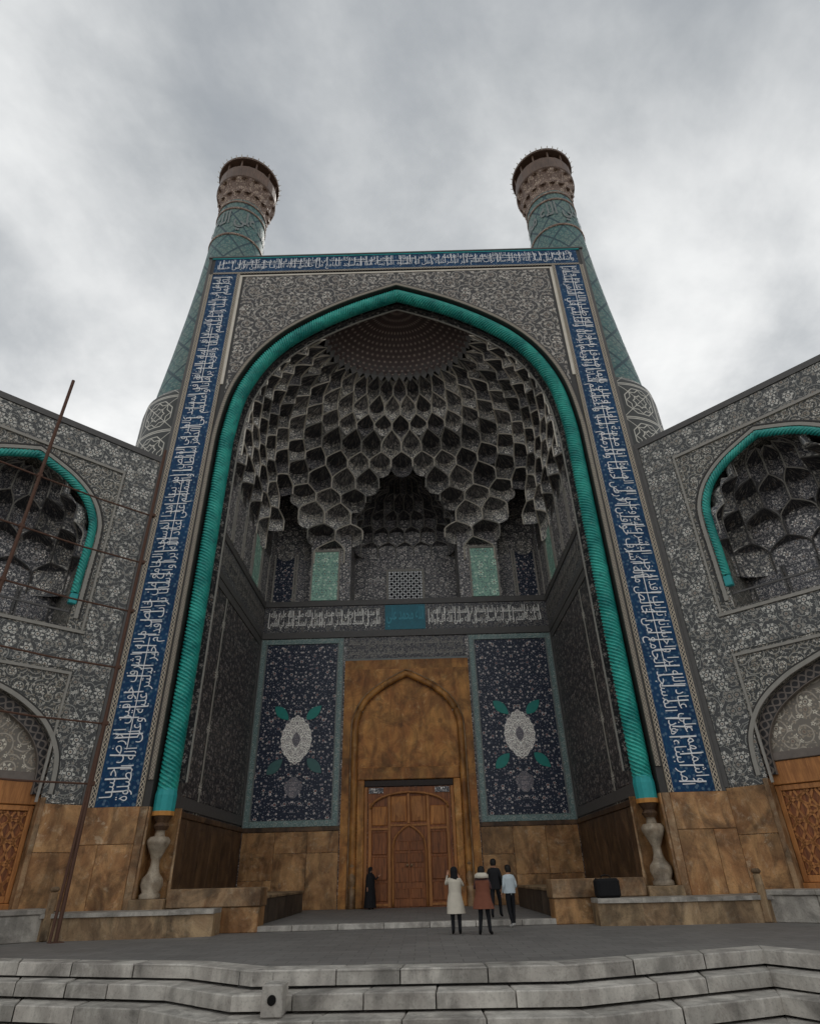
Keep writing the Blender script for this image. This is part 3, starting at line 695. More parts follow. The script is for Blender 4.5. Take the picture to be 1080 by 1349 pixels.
# back wall: inscription band, door text, floral panels
bd = part('inscription_band', MB().box(-8.25, 8.25, 10.6, 10.66, 13.6, 15.15), M['band_ground'], PT, label='dark band of pale calligraphy across the niche')
inscription(bd, [(T4, T5)], 6.7, 1.3, lambda u, v: (1.3+u, 10.585, 13.7+v), M['letter_dim'], seed=31, long=False, bold=.02)
inscription(bd, [(T5, T4)], 6.7, 1.3, lambda u, v: (-8.05+u, 10.585, 13.7+v), M['letter_dim'], seed=32, long=False, bold=.02)
ct = part('turquoise_cartouche', MB().box(-1.2, 1.15, 10.575, 10.6, 13.62, 15.13), M['cyan'], bd)
mbt = MB(); fit_text(mbt, 'الله محمد علي', -1.1, 1.05, 13.75, 15.0, .014, lambda u, v: (u, 10.56, v)); part('cartouche_lettering', mbt, simple('blue_lettering', lin(66, 150, 168), .4), bd)
for z0, z1 in ((13.22, 13.58), (15.17, 15.5)): hband(PT, 'band_border', -8.22, 8.22, z0, z1, 10.54, M['braid2'] if 0 else M['frame_dark'], .1)
dt = part('door_inscription', MB().box(-3.35, 3.35, 10.6, 10.66, 11.95, 13.15), M['band_ground'], PT)
mbt = MB()
for k, s in enumerate((T2, T3)): fit_text(mbt, s, -3.2, 3.2, 12.58-k*.58, 13.08-k*.58, .014, lambda u, v: (u, 10.59, v))
part('lettering', mbt, M['greytrim'], dt)
part('inscription_border', MB().box(-3.42, 3.42, 10.57, 10.66, 11.84, 11.94), M['frame'], dt)
def medallion(cx, cz, w, h, n, lob, y0, y1):
    pl = []
    for k in range(n):
        a = 2*PI*k/n; q = 1+.055*abs(math.cos(lob*a*.5)); ca, sa = math.cos(a), math.sin(a)
        pt = 1+.16*max(0, abs(sa)-.86)/.14; pl.append((cx+w*ca*q, cz+h*sa*q*pt))
    return pl
def leafpoly(cx, cz, L, wd, ang, n=10):
    pts = []
    for k in range(n+1): u = k/n; pts.append((L*(u-.5), wd*math.sin(PI*u)**.8*(1-.3*u)))
    for k in range(n-1, 0, -1): u = k/n; pts.append((L*(u-.5), -wd*math.sin(PI*u)**.8*(1-.3*u)))
    c, s = math.cos(ang), math.sin(ang); return [(cx+x*c-z*s, cz+x*s+z*c) for x, z in pts][::-1]
M['medal'] = floral('medallion_tile', lin(214, 211, 204), lin(132, 126, 124), lin(104, 96, 98), lin(160, 152, 148), 3.0, .3, .24, .12, sym=True)
M['ghost'] = floral('blossom_tile', lin(84, 84, 92), lin(128, 124, 126), lin(160, 150, 150), lin(100, 96, 100), 3.5, .3, .26, .1)
M['leaf_teal'] = simple('teal_leaf_tile', lin(42, 138, 128), .4, .35, 5)
M['leaf_grey'] = simple('grey_green_leaf_tile', lin(74, 112, 110), .4, .35, 5)
for sg in (1, -1):
    c = sg*5.88
    root = part('floral_panel', MB().box(-2.02, 2.02, 0, .05, -4.48, 4.48), M['navy'], PT, label='dark navy floral tile panel with a pale medallion')
    root.location = (c, 10.6, 8.38)
    for k, (a, b2, z0, z1) in enumerate(((-2.33, -2.04, -4.78, 4.78), (2.04, 2.33, -4.78, 4.78), (-2.03, 2.03, -4.78, -4.5), (-2.03, 2.03, 4.5, 4.78))):
        part('panel_border', MB().box(a, b2, -.06, .05, z0, z1), M['frame_green'], root)
    for a, b2, z0, z1 in ((-2.07, -2.0, -4.52, 4.52), (2.0, 2.07, -4.52, 4.52), (-2.36, -2.3, -4.8, 4.8), (2.3, 2.36, -4.8, 4.8)): part('border_edge', MB().box(a, b2, -.08, .05, z0, z1), M['frame'], root)
    md = MB(); md.prism_y(medallion(0, -.68, .78, 1.02, 64, 16, 0, 0), -.05, .0); part('medallion', md, M['medal'], root, label='pale lobed medallion of scrolling tilework')
    md = MB(); md.prism_y(medallion(0, -.68, .2, .3, 32, 8, 0, 0), -.06, -.02); part('medallion_centre', md, M['ghost'], root)
    md = MB(); md.prism_y(medallion(0, -3.0, .42, .42, 40, 10, 0, 0), -.03, .0); part('lower_blossom', md, M['ghost'], root)
    for i, (lx, lz, an) in enumerate(((-.86, .68, -.75), (.86, .68, .75), (-1.02, -2.0, .75), (1.02, -2.0, -.75))):
        lf = MB(); lf.prism_y(leafpoly(lx, lz, 1.05, .3, an), -.045, .0)
        part('leaf', lf, M['leaf_grey'] if (i > 1 and sg < 0) else M['leaf_teal'], root)
# ---- doorway of brown stone
DW = catmull([(2.62, .15), (2.62, 4.5), (2.62, 7.9), (2.5, 8.75), (2.1, 9.5), (1.4, 10.1), (.7, 10.5), (0, 10.85)], 6); DW = [(max(0, p[0]), p[1]) for p in DW]
ds_ = part('doorway_surround', MB().box(-3.42, 3.42, 10.5, 10.66, 11.3, 11.82), M['door_stone'], PT)
w = MB()
for sg in (1, -1):
    w.box(sg*2.98, sg*3.42, 10.5, 10.66, .15, 11.3)
o2 = offset2(DW, .36)
for sg in (1, -1):
    A = [(sg*x, 10.5, z) for x, z in o2 if x <= 2.98]; B = [(sg*x, 10.5, 11.3) for x, z in o2 if x <= 2.98]
    w.strip(A, B) if sg < 0 else w.strip(B, A)
part('stone_spandrel', w, M['door_stone'], ds_)
fullp = [(x, 10.47, z) for x, z in offset2(DW, .16)]; fullp = fullp+[(-p[0], p[1], p[2]) for p in fullp[-2::-1]]
mo = MB(); mo.tube(resample(fullp, 150), .17, 10); part('arch_moulding', mo, M['door_stone'], ds_, smooth=True)
fullp = [(x, 10.46, z) for x, z in offset2(DW, .36)]; fullp = fullp+[(-p[0], p[1], p[2]) for p in fullp[-2::-1]]
mo = MB(); mo.tube(resample(fullp, 150), .05, 6); part('arch_bead', mo, M['dado_trim'], ds_, smooth=True)
ty = MB()
for sg in (1, -1):
    A = [(sg*x, 10.62, z) for x, z in DW if z >= 6.2]; B = [(0, 10.62, z) for x, z in DW if z >= 6.2]
    ty.strip(B, A) if sg < 0 else ty.strip(A, B)
ty.box(-2.62, 2.62, 10.621, 10.66, 5.9, 8.0); part('tympanum', ty, M['door_stone'], ds_)
part('lintel', MB().box(-2.6, 2.6, 10.46, 10.64, 5.62, 6.2, ch=.03), M['door_stone'], ds_)
part('under_lintel_board', MB().box(-2.25, 2.25, 10.52, 10.64, 5.3, 5.6, ch=.02), M['wood_dark'], ds_)  # dark wooden board below the lintel
for sg in (1, -1):
    part('door_jamb', MB().box(sg*2.25, sg*2.6, 10.44, 10.64, .15, 5.61, ch=.03), M['door_stone'], ds_)
    part('door_jamb', MB().box(sg*2.08, sg*2.24, 10.5, 10.64, .15, 5.29, ch=.02), M['wood_light'], ds_)
    cl_ = MB(); cl_.lathe([(.18, .15), (.18, .9), (.12, .98), (.15, 1.1), (.2, 1.35), (.1, 1.6), (.09, 1.75), (.14, 1.85), (.1, 2.0), (.1, 5.0)], sg*2.78, 10.42, 12); part('door_column', cl_, M['dado_trim'], ds_, smooth=True)
# ---- wooden door
dr = part('wooden_door', MB().box(-2.06, 2.06, 10.58, 10.66, .15, 5.28), M['wood_red'], PT, label='carved brown wooden double door with a small arched wicket')
for xa in (-1.95, -1.0, 0.92, 1.87): part('door_stile', MB().box(xa-.07, xa+.07, 10.52, 10.585, .18, 4.55 if abs(xa) > 1.5 else 4.95, ch=.01), M['wood_light'], dr)
part('door_stile', MB().box(-.1, .02, 10.5, 10.585, 3.62, 5.0, ch=.01), M['wood_light'], dr)
for za in (.22, 3.35): 
    for a, b2 in ((-1.88, -1.07), (.99, 1.8)): part('door_rail', MB().box(a, b2, 10.53, 10.585, za, za+.1, ch=.01), M['wood_light'], dr)
part('door_rail', MB().box(-.93, .85, 10.53, 10.585, 3.5, 3.6, ch=.01), M['wood_light'], dr)
for a, b2 in ((-1.86, -1.1), (1.02, 1.78)):
    for z0, z1 in ((.4, 1.15), (1.25, 2.2), (2.3, 3.25), (3.55, 4.4)): part('door_panel', MB().box(a, b2, 10.545, 10.585, z0, z1, ch=.03), M['wood'] if z0 > 3 else M['wood_red'], dr)
for a, b2 in ((-.92, -.14), (.06, .84)):
    pn = part('door_panel', MB().box(a, b2, 10.545, 10.585, 3.7, 4.85, ch=.03), M['wood'], dr)
    bo = MB(); bo.prism_y(medallion((a+b2)/2, 4.25, .2, .3, 24, 8, 0, 0), 10.525, 10.56); part('carved_boss', bo, M['wood_light'], pn)
arcp = [(.95*math.cos(a), 10.5, 4.2+.95*math.sin(a)*.8) for a in [PI*k/20 for k in range(21)]]
arcp = [(p[0]*2.02, p[1], 4.3+(p[2]-4.2)*.95) for p in arcp]
tb = MB(); tb.tube(arcp, .06, 6); part('door_head_moulding', tb, M['wood_light'], dr, smooth=True)
for sg in (1, -1): part('carved_spandrel', MB().box(sg*1.3, sg*2.02, 10.53, 10.585, 5.0, 5.25), M['gallery'], dr)
WK = catmull([(.8, .2), (.8, 1.6), (.8, 2.5), (.68, 3.0), (.35, 3.35), (0, 3.55)], 5); WK = [(max(0, p[0]), p[1]) for p in WK]
wk = MB(); wk.prism_y([(x-.04, z) for x, z in WK]+[(-x-.04, z) for x, z in WK[-2::-1]], 10.53, 10.58); wo = part('wicket_leaf', wk, M['wood_red'], dr)
wp = [(x-.04, 10.51, z) for x, z in WK]; wp += [(-p[0]-.08, p[1], p[2]) for p in wp[-2::-1]]
tb = MB(); tb.tube(wp, .06, 6); part('wicket_frame', tb, M['wood_light'], dr, smooth=True)
for z0 in (.5, 1.15, 1.95, 2.45):
    for a, b2 in ((-.74, -.08), (.0, .66)): part('door_panel', MB().box(a, b2, 10.51, 10.535, z0, z0+(.4 if z0 != 1.15 else .6), ch=.02), M['wood_red'], dr)
for xa in (-.14, .06): kn = MB(); kn.lathe([(.02, 0), (.06, .02), (.055, .06), (.02, .08)], seg=10); ko = part('door_knocker', kn, M['dado_trim'], dr); ko.rotation_euler = (PI/2, 0, 0); ko.location = (xa, 10.52, 1.85)
# ---- niche floor and step
fl = structure('niche_floor', MB().box(-8.3, 8.3, .3, 10.64, .004, .15), M['paving'])
fs_ = tag(part('step_edge', MB(), M['pale'], None), None, None, kind='structure')
for k in range(7):
    a = -5.0+k*1.43; part('step_slab', MB().box(a+.006, a+1.42, -.12, .31, .004, .158+random.uniform(-.004, .004), ch=.015), M['basin'], fs_)

# ------------------------------------------------------------------ muqarnas
def curve(a, d_, n, y0, N=400):
    pts = []
    for k in range(N+1):
        th = PI*k/N; c, s = math.cos(th), math.sin(th); e = 2.0/n
        pts.append((-a*math.copysign(abs(c)**e, c), y0+(d_-y0)*abs(s)**e))
    L = [0.0]
    for p, q in zip(pts, pts[1:]): L.append(L[-1]+math.dist(p, q))
    def at(t_):
        t_ = min(max(t_, 0), 1); x = L[-1]*t_; lo, hi = 0, N
        while hi-lo > 1:
            md_ = (lo+hi)//2
            if L[md_] <= x: lo = md_
            else: hi = md_
        f_ = (x-L[lo])/max(L[hi]-L[lo], 1e-9); p, q = Vector(pts[lo]), Vector(pts[hi]); return p.lerp(q, f_)
    return at
def muqarnas(parent, zs, as_, ds, ns, y0, n, mats, skip=None, rf=.72, rf0=None, x0=0.0, edge=.046, wallf=.5, blue=None, sgx=1):
    cs = [curve(a, d_, e, y0) for a, d_, e in zip(as_, ds, ns)]
    cnt = 0
    for k in range(len(zs)-1):
        C, Cn = cs[k], cs[k+1]; z0, z1 = zs[k], zs[k+1]; h = z1-z0
        st = 0.0 if k % 2 == 0 else -.5
        for j in range(n+(k % 2)):
            t0, t1 = (j+st)/n, (j+1+st)/n; c0, c1 = max(t0, 0), min(t1, 1); tm = (t0+t1)/2
            if c1-c0 < .3/n: continue
            p0, p1 = C(c0), C(c1); tmc = min(max(tm, 0), 1); A = Cn(tmc)
            if skip and skip((p0+p1)/2, k): continue
            ex = (p1-p0); w_ = ex.length; ex = ex/w_; nr = Vector((-ex.y, ex.x)); mid = (p0+p1)/2
            rg = random.Random(round(abs(j-(n-1+k % 2)/2)*10)*31+k*7+n); wf = wallf+rg.uniform(-.12, .12); rfm = rg.uniform(.75, 1.2); pw = rg.uniform(2.0, 3.3); msel = rg.randrange(len(mats))
            rr = rfm*(rf0 if (k == 0 and rf0 is not None) else rf)*w_
            mb = MB(); NTH, NS = 8, 7
            fx = lambda q, z: (x0+q.x, q.y, z)
            zw = z0+wf*h; rows = []
            base = [mid+ex*(-w_/2*math.cos(PI*i/NTH))+nr*(rr*math.sin(PI*i/NTH)) for i in range(NTH+1)]
            arc = [0.0]
            for q, q2 in zip(base, base[1:]): arc.append(arc[-1]+(q2-q).length)
            rows.append(([fx(q, z0-.02) for q in base], 0.0)); rows.append(([fx(q, zw) for q in base], zw-z0))
            QL, QR = [(base[0], zw)], [(base[-1], zw)]
            for i in range(1, NS+1):
                s = i/NS; rho = 1-s**pw; z = zw+(z1-zw)*s**.78; cc = mid+(A-mid)*(1-rho)
                row = [cc+(q-mid)*rho for q in base]; rows.append(([fx(q, z) for q in row], z-z0)); QL.append((row[0], z)); QR.append((row[-1], z))
            uo = random.uniform(0, 40); vo = random.uniform(0, 40)
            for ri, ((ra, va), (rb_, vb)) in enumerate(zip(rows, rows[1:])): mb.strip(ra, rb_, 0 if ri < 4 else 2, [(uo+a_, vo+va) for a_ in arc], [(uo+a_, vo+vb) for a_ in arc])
            wn = (Cn(min(tm+1/n, 1))-Cn(tmc)).length
            for Q, pe, te in ((QL, p0, c0), (QR, p1, c1)):
                nx_ = Cn(te); q2 = Cn(min(te+.01, 1))-Cn(max(te-.01, 0)); nn = Vector((-q2.y, q2.x)).normalized()
                Bp = nx_+nn*(rf*wn)*1.0
                J = [pe.lerp(Bp, (i/NS)**1.3) for i in range(NS+1)]
                a_ = [fx(q, z) for q, z in Q]; b3 = [fx(J[i], Q[i][1]) for i in range(NS+1)]
                m_ = [fx(Q[i][0].lerp(J[i], .5)-nr*(.06*w_*math.sin(PI*i/NS)), Q[i][1]) for i in range(NS+1)]
                ww = [(Q[i][0]-J[i]).length for i in range(NS+1)]
                ua = [(uo+7, vo+Q[i][1]) for i in range(NS+1)]; um = [(uo+7+ww[i]/2, vo+Q[i][1]) for i in range(NS+1)]; ub = [(uo+7+ww[i], vo+Q[i][1]) for i in range(NS+1)]
                mb.strip(a_, m_, 0, ua, um); mb.strip(m_, b3, 0, um, ub)
            # pale raised edging along the arch and the two feet
            ed = [(base[0], z0-.02)]+QL+QR[-2::-1]+[(base[-1], z0-.02)]
            mb.tube([fx(q-nr*.012, z) for q, z in ed], edge, 4, 1, caps=False)
            o = part('muqarnas_cell', mb, mats[msel], parent); cnt += 1
    return cs, cnt
zs = [18.0, 19.25, 20.15, 21.3, 22.05, 23.1, 23.85, 24.85, 25.5, 26.35, 27.1]
dsv = [10.55, 9.95, 9.6, 9.0, 8.55, 7.8, 7.2, 6.3, 5.65, 4.85, 4.05]
OI = offset2(ARCH, -.55)
asv = [8.2]+[min(7.75, arch_x(z, OI)) for z in zs[1:]]
nsv = [9, 6, 5, 4.4, 3.9, 3.5, 3.1, 2.8, 2.5, 2.3, 2.1]
def skip_main(p, k):
    ax = abs(p.x)
    lim = [3.4, 3.3, 2.7, 1.9, .9][k] if k < 5 else 0
    if p.y > 6 and ax < lim: return True
    if k < 3 and p.y > 8.0 and 5.7 < ax < 7.8: return True
    return False
M['hood'] = floral('muqarnas_hood_tile', lin(46, 46, 50), lin(74, 73, 75), lin(134, 130, 126), lin(92, 90, 90), 2.4, .2, .2, .07, wear=.3, gain=1.6)  # plainer hood tile, its ground also darkened to put hood shade into colour
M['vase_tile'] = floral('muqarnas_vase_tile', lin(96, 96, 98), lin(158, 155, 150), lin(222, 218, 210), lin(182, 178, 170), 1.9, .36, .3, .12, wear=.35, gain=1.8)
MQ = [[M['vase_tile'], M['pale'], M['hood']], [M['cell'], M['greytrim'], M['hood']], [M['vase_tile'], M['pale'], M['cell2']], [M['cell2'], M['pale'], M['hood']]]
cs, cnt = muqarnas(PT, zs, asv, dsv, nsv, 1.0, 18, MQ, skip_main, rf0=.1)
print('main muqarnas cells', cnt)
# sunburst dome over the last tier
dm = MB(); C = cs[-1]; NA, NR_ = 48, 10; zr = zs[-1]; rows = []
for i in range(NR_+1):
    f_ = i/NR_; row = []
    for k in range(NA+1):
        q = C(k/NA); c0 = Vector((0, .98)); p = c0.lerp(q, math.cos(f_*PI/2)**.9 if i < NR_ else 0.0)
        row.append((p.x, p.y, zr+2.15*math.sin(f_*PI/2)**1.1))
    rows.append((row, 1-f_))
for (a, va), (b2, vb) in zip(rows, rows[1:]): dm.strip(a, b2, 0, [(k/NA, va) for k in range(NA+1)], [(k/NA, vb) for k in range(NA+1)])
do = part('vault_dome', dm, M['dome'], PT, label='dark sunburst half dome dotted with pale stars')
rm = MB(); NZ = 26
for k in range(NZ):
    q0, q1, qm = C(k/NZ), C((k+1)/NZ), C((k+.5)/NZ); inn = (Vector((0, 1))-qm).normalized(); nrm_ = Vector((0, 1))
    def pz(q, a, z): return (q.x+(0-q.x)*a, q.y+(1-q.y)*a, zr+z)
    rm.add([pz(q0, .01, -.05), pz(qm, -.02, -.42), pz(q1, .01, -.05), pz(qm, .06, .2)], [(0, 1, 2, 3)])
    rm.add([pz(q0, .05, .22), pz(q0, .09, .34), pz(q0, .13, .46), pz(q0.lerp(qm, .3), .09, .34), pz(q0.lerp(C(max(k-.5, 0)/NZ), .3), .09, .34)], [(0, 3, 2, 4)])
part('star_rim', rm, M['frame_dark'], do)
# central deep recess with lattice window
rc = MB(); XR, YB = 3.3, 13.2
rc.add([(-XR, 11.6, 15.45), (-XR, YB, 15.45), (-XR, YB, 25.6), (-XR, 11.6, 25.6)], [(3, 2, 1, 0)]); rc.add([(XR, 11.6, 15.45), (XR, YB, 15.45), (XR, YB, 25.6), (XR, 11.6, 25.6)], [(0, 1, 2, 3)])
rc.add([(-XR, YB, 15.45), (XR, YB, 15.45), (XR, YB, 25.6), (-XR, YB, 25.6)], [(0, 3, 2, 1)]); rc.add([(-XR, 10.65, 15.46), (XR, 10.65, 15.46), (XR, YB, 15.46), (-XR, YB, 15.46)], [(0, 1, 2, 3)]); rc.add([(-XR, 11.6, 25.6), (XR, 11.6, 25.6), (XR, YB, 25.6), (-XR, YB, 25.6)], [(0, 3, 2, 1)])
ro = part('window_recess', rc, M['gallery'], PT)
_, c2 = muqarnas(PT, [19.6, 20.6, 21.6, 22.6, 23.6, 24.6], [3.25, 3.05, 2.7, 2.15, 1.4, .6], [13.15, 12.95, 12.6, 12.1, 11.5, 11.0], [8, 5, 4, 3, 2.4, 2], 10.7, 9, [[M['cell2'], M['greytrim'], M['hood']], [M['hood'], M['greytrim'], M['hood']]], rf0=.15, edge=.025)  # darker tiles throughout, putting the shade of the recess into colour
lw = part('lattice_window', MB().box(-1.1, 1.1, 13.08, 13.2, 15.5, 18.5), M['hole'], PT, label='pale pierced lattice window in the deep recess')
for a, b2, z0, z1 in ((-1.22, -1.08, 15.48, 18.6), (1.08, 1.22, 15.48, 18.6), (-1.08, 1.08, 18.46, 18.6), (-1.08, 1.08, 15.48, 15.6)): part('window_frame', MB().box(a, b2, 12.98, 13.1, z0, z1), M['greytrim'], lw)
def lattice(parent, w_, h_, step, r, mat, loc, name='lattice_bar', ang=(45, -45), y=.04):
    for an in ang:
        t_ = math.tan(R(an)); n = int((w_+h_)/step)
        k = -n
        while k <= n:
            c = k*step; k += 1
            pts = []
            for x, z in ((-w_/2, c-w_/2*t_), (w_/2, c+w_/2*t_), ((-h_/2-c)/t_, -h_/2), ((h_/2-c)/t_, h_/2)):
                if abs(x) <= w_/2+1e-6 and abs(z) <= h_/2+1e-6: pts.append((x, z))
            if len(pts) < 2: continue
            a, b2 = min(pts), max(pts)
            if math.dist(a, b2) < .12: continue
            d_ = Vector((b2[0]-a[0], b2[1]-a[1])).normalized(); nn = Vector((-d_.y, d_.x))*r
            mb = MB(); q = [(a[0]+nn.x, a[1]+nn.y), (b2[0]+nn.x, b2[1]+nn.y), (b2[0]-nn.x, b2[1]-nn.y), (a[0]-nn.x, a[1]-nn.y)]
            mb.prism_y(q[::-1], -y/2, y/2); o = part(name, mb, mat, parent); o.location = loc
lattice(lw, 2.16, 2.86, .36, .085, M['letter'], (0, 13.04, 17.03))
# flat gallery panels on the back wall
for sg in (1, -1):
    gp = part('green_panel', MB().box(sg*4.05, sg*5.6, 10.58, 10.66, 15.55, 18.75), M['green'], PT, label='pale green tile panel below the muqarnas')
    for a, b2, z0, z1 in ((3.95, 4.05, 15.52, 18.9), (5.6, 5.7, 15.52, 18.9), (4.05, 5.6, 18.76, 18.88)): part('panel_border', MB().box(sg*a, sg*b2, 10.53, 10.66, z0, z1), M['greytrim'], gp)
    for a, b2, mt in ((5.85, 6.7, M['cell2']), (6.95, 8.1, M['navy'])):
        gp = part('gallery_panel', MB().box(sg*a, sg*b2, 11.49, 11.55, 15.55, 18.9), mt, PT)
        for q in ((a-.1, a), (b2, b2+.1)): part('panel_border', MB().box(sg*q[0], sg*q[1], 11.43, 11.55, 15.52, 19.0), M['greytrim'], gp)
        pa = MB(); pa.prism_y([(sg*(a+b2)/2+(b2-a)*.45*math.cos(q), 19.2+.75*math.sin(q)*(1+.3*math.sin(q))) for q in [PI*2*k/24 for k in range(24)]][::-1], 11.48, 11.54); part('arched_panel', pa, M['cell'], gp)

# ------------------------------------------------------------------ minarets
def minaret(sg):
    ax, ay = sg*11.08, 3.6
    t_ = thing('minaret', 'tall turquoise minaret rising behind the portal corner, %s' % ('beside the scaffold poles' if sg < 0 else 'on the side without scaffolding'), 'minaret', (ax, ay, 0), group='pair of minarets on the portal')
    pd = MB(); pd.lathe([(2.93, 0), (2.93, 22.6), (2.85, 23.3), (2.6, 23.75), (2.2, 23.95)], seg=64)
    for i, f in enumerate(pd.f):
        us = []
        for vi in f:
            v = pd.v[vi]; us.append(((math.atan2(v[1], v[0])+PI*1.5) % (2*PI), v[2]))
        if max(u for u, _ in us)-min(u for u, _ in us) > PI: us = [(u+2*PI if u < PI else u, z) for u, z in us]
        pd.uvs[i] = [(u*2.93, z) for u, z in us]
    bo_ = part('minaret_base', pd, M['girih'], t_, smooth=False); bo_.location = (sg*.12, 0, 0)
    sh = MB(); prof = [(2.75, 22.0), (2.62, 24.5), (2.36, 27.5), (2.1, 31), (1.92, 34), (1.76, 38), (1.66, 41), (1.62, 42.3)]
    sh.lathe(prof, seg=48)
    for i, f in enumerate(sh.f):
        us = []
        for vi in f:
            v = sh.v[vi]; us.append(((math.atan2(v[1], v[0])+PI*1.5) % (2*PI), v[2]))
        if max(u for u, _ in us)-min(u for u, _ in us) > PI: us = [(u+2*PI if u < PI else u, z) for u, z in us]
        sh.uvs[i] = [(u*1.8, z) for u, z in us]
    so_ = part('shaft', sh, M['minaret'], t_, smooth=True)
    for z, r in ((38.2, 1.78), (41.2, 1.68), (42.0, 1.66)):
        part('shaft_ring', MB().lathe([(r, z-.09), (r+.05, z-.05), (r+.05, z+.05), (r, z+.09)], seg=40), M['gallery_brown'], t_, smooth=True)
    tx = MB(); mbt = MB(); fit_text(mbt, 'الله محمد علي الله محمد علي', 0, 2*PI, 38.6, 40.9, .02, lambda u, v: ((1.8-(v-38.6)*.035)*math.sin(-u), (1.8-(v-38.6)*.035)*math.cos(u), v)); part('kufic_lettering', mbt, M['frame'], t_)
    # corbelled gallery: two tiers of little niches, timber balcony, upper drum and cap
    r0, r1, r2_ = 1.62, 1.95, 2.35
    for k, (ra, rb_, za, zb) in enumerate(((1.58, 1.78, 42.1, 43.2), (1.76, 2.05, 43.1, 44.3))):
        n = 16
        for j in range(n):
            a = 2*PI*(j+.5*k)/n; mb = MB(); wv = 2*PI*rb_/n
            c_, s__ = math.cos(a), math.sin(a); ta = (-s__, c_)
            def pt(u, rr, z): return (c_*rr+ta[0]*u, s__*rr+ta[1]*u, z)
            cols = []
            for i in range(7):
                f_ = i/6-.5; ins = .22*math.cos(f_*PI)
                cols.append([pt(f_*wv*ra/rb_, ra-ins*.2, za), pt(f_*wv*.95, ra+.05-ins*.5, za+(zb-za)*.45), pt(f_*wv, rb_-ins*.8, za+(zb-za)*(.78+.2*math.cos(f_*PI))), pt(f_*wv, rb_, zb)])
            for c0, c1 in zip(cols, cols[1:]): mb.strip(c0, c1)
            part('corbel_niche', mb, M['gallery_brown'], t_)
    part('balcony_floor', MB().lathe([(1.5, 44.2), (2.06, 44.3), (2.12, 44.4), (2.12, 44.55), (1.5, 44.55)], seg=40), M['gal_wood'], t_)
    dr_ = MB(); dr_.lathe([(1.35, 44.5), (1.35, 46.6)], seg=24); part('upper_drum', dr_, M['gallery_brown'], t_)
    for j in range(12):
        a = 2*PI*j/12; c_, s__ = math.cos(a), math.sin(a)
        part('balcony_post', MB().tube([(2.0*c_, 2.0*s__, 44.5), (2.0*c_, 2.0*s__, 46.5)], .07, 6), M['gal_wood'], t_)
        part('balcony_panel', MB().strip([(2.06*math.cos(a+q), 2.06*math.sin(a+q), 44.5) for q in (0, PI/12, PI/6)], [(2.06*math.cos(a+q), 2.06*math.sin(a+q), 45.7) for q in (0, PI/12, PI/6)]), M['gal_wood'], t_)
    cp = MB(); cp.lathe([(1.2, 46.45), (2.2, 46.4), (2.24, 46.55), (1.8, 46.9), (1.2, 47.3), (.8, 47.7), (.4, 48.1), (.1, 48.4), (.05, 48.8)], seg=36); part('roof_cap', cp, M['gal_wood'], t_, smooth=False)
    for j in range(36):
        a = 2*PI*j/36; part('lamp_pin', MB().tube([(2.2*math.cos(a), 2.2*math.sin(a), 46.45), (2.36*math.cos(a), 2.36*math.sin(a), 46.6)], .03, 4), M['pale'], t_)
minaret(-1); minaret(1)

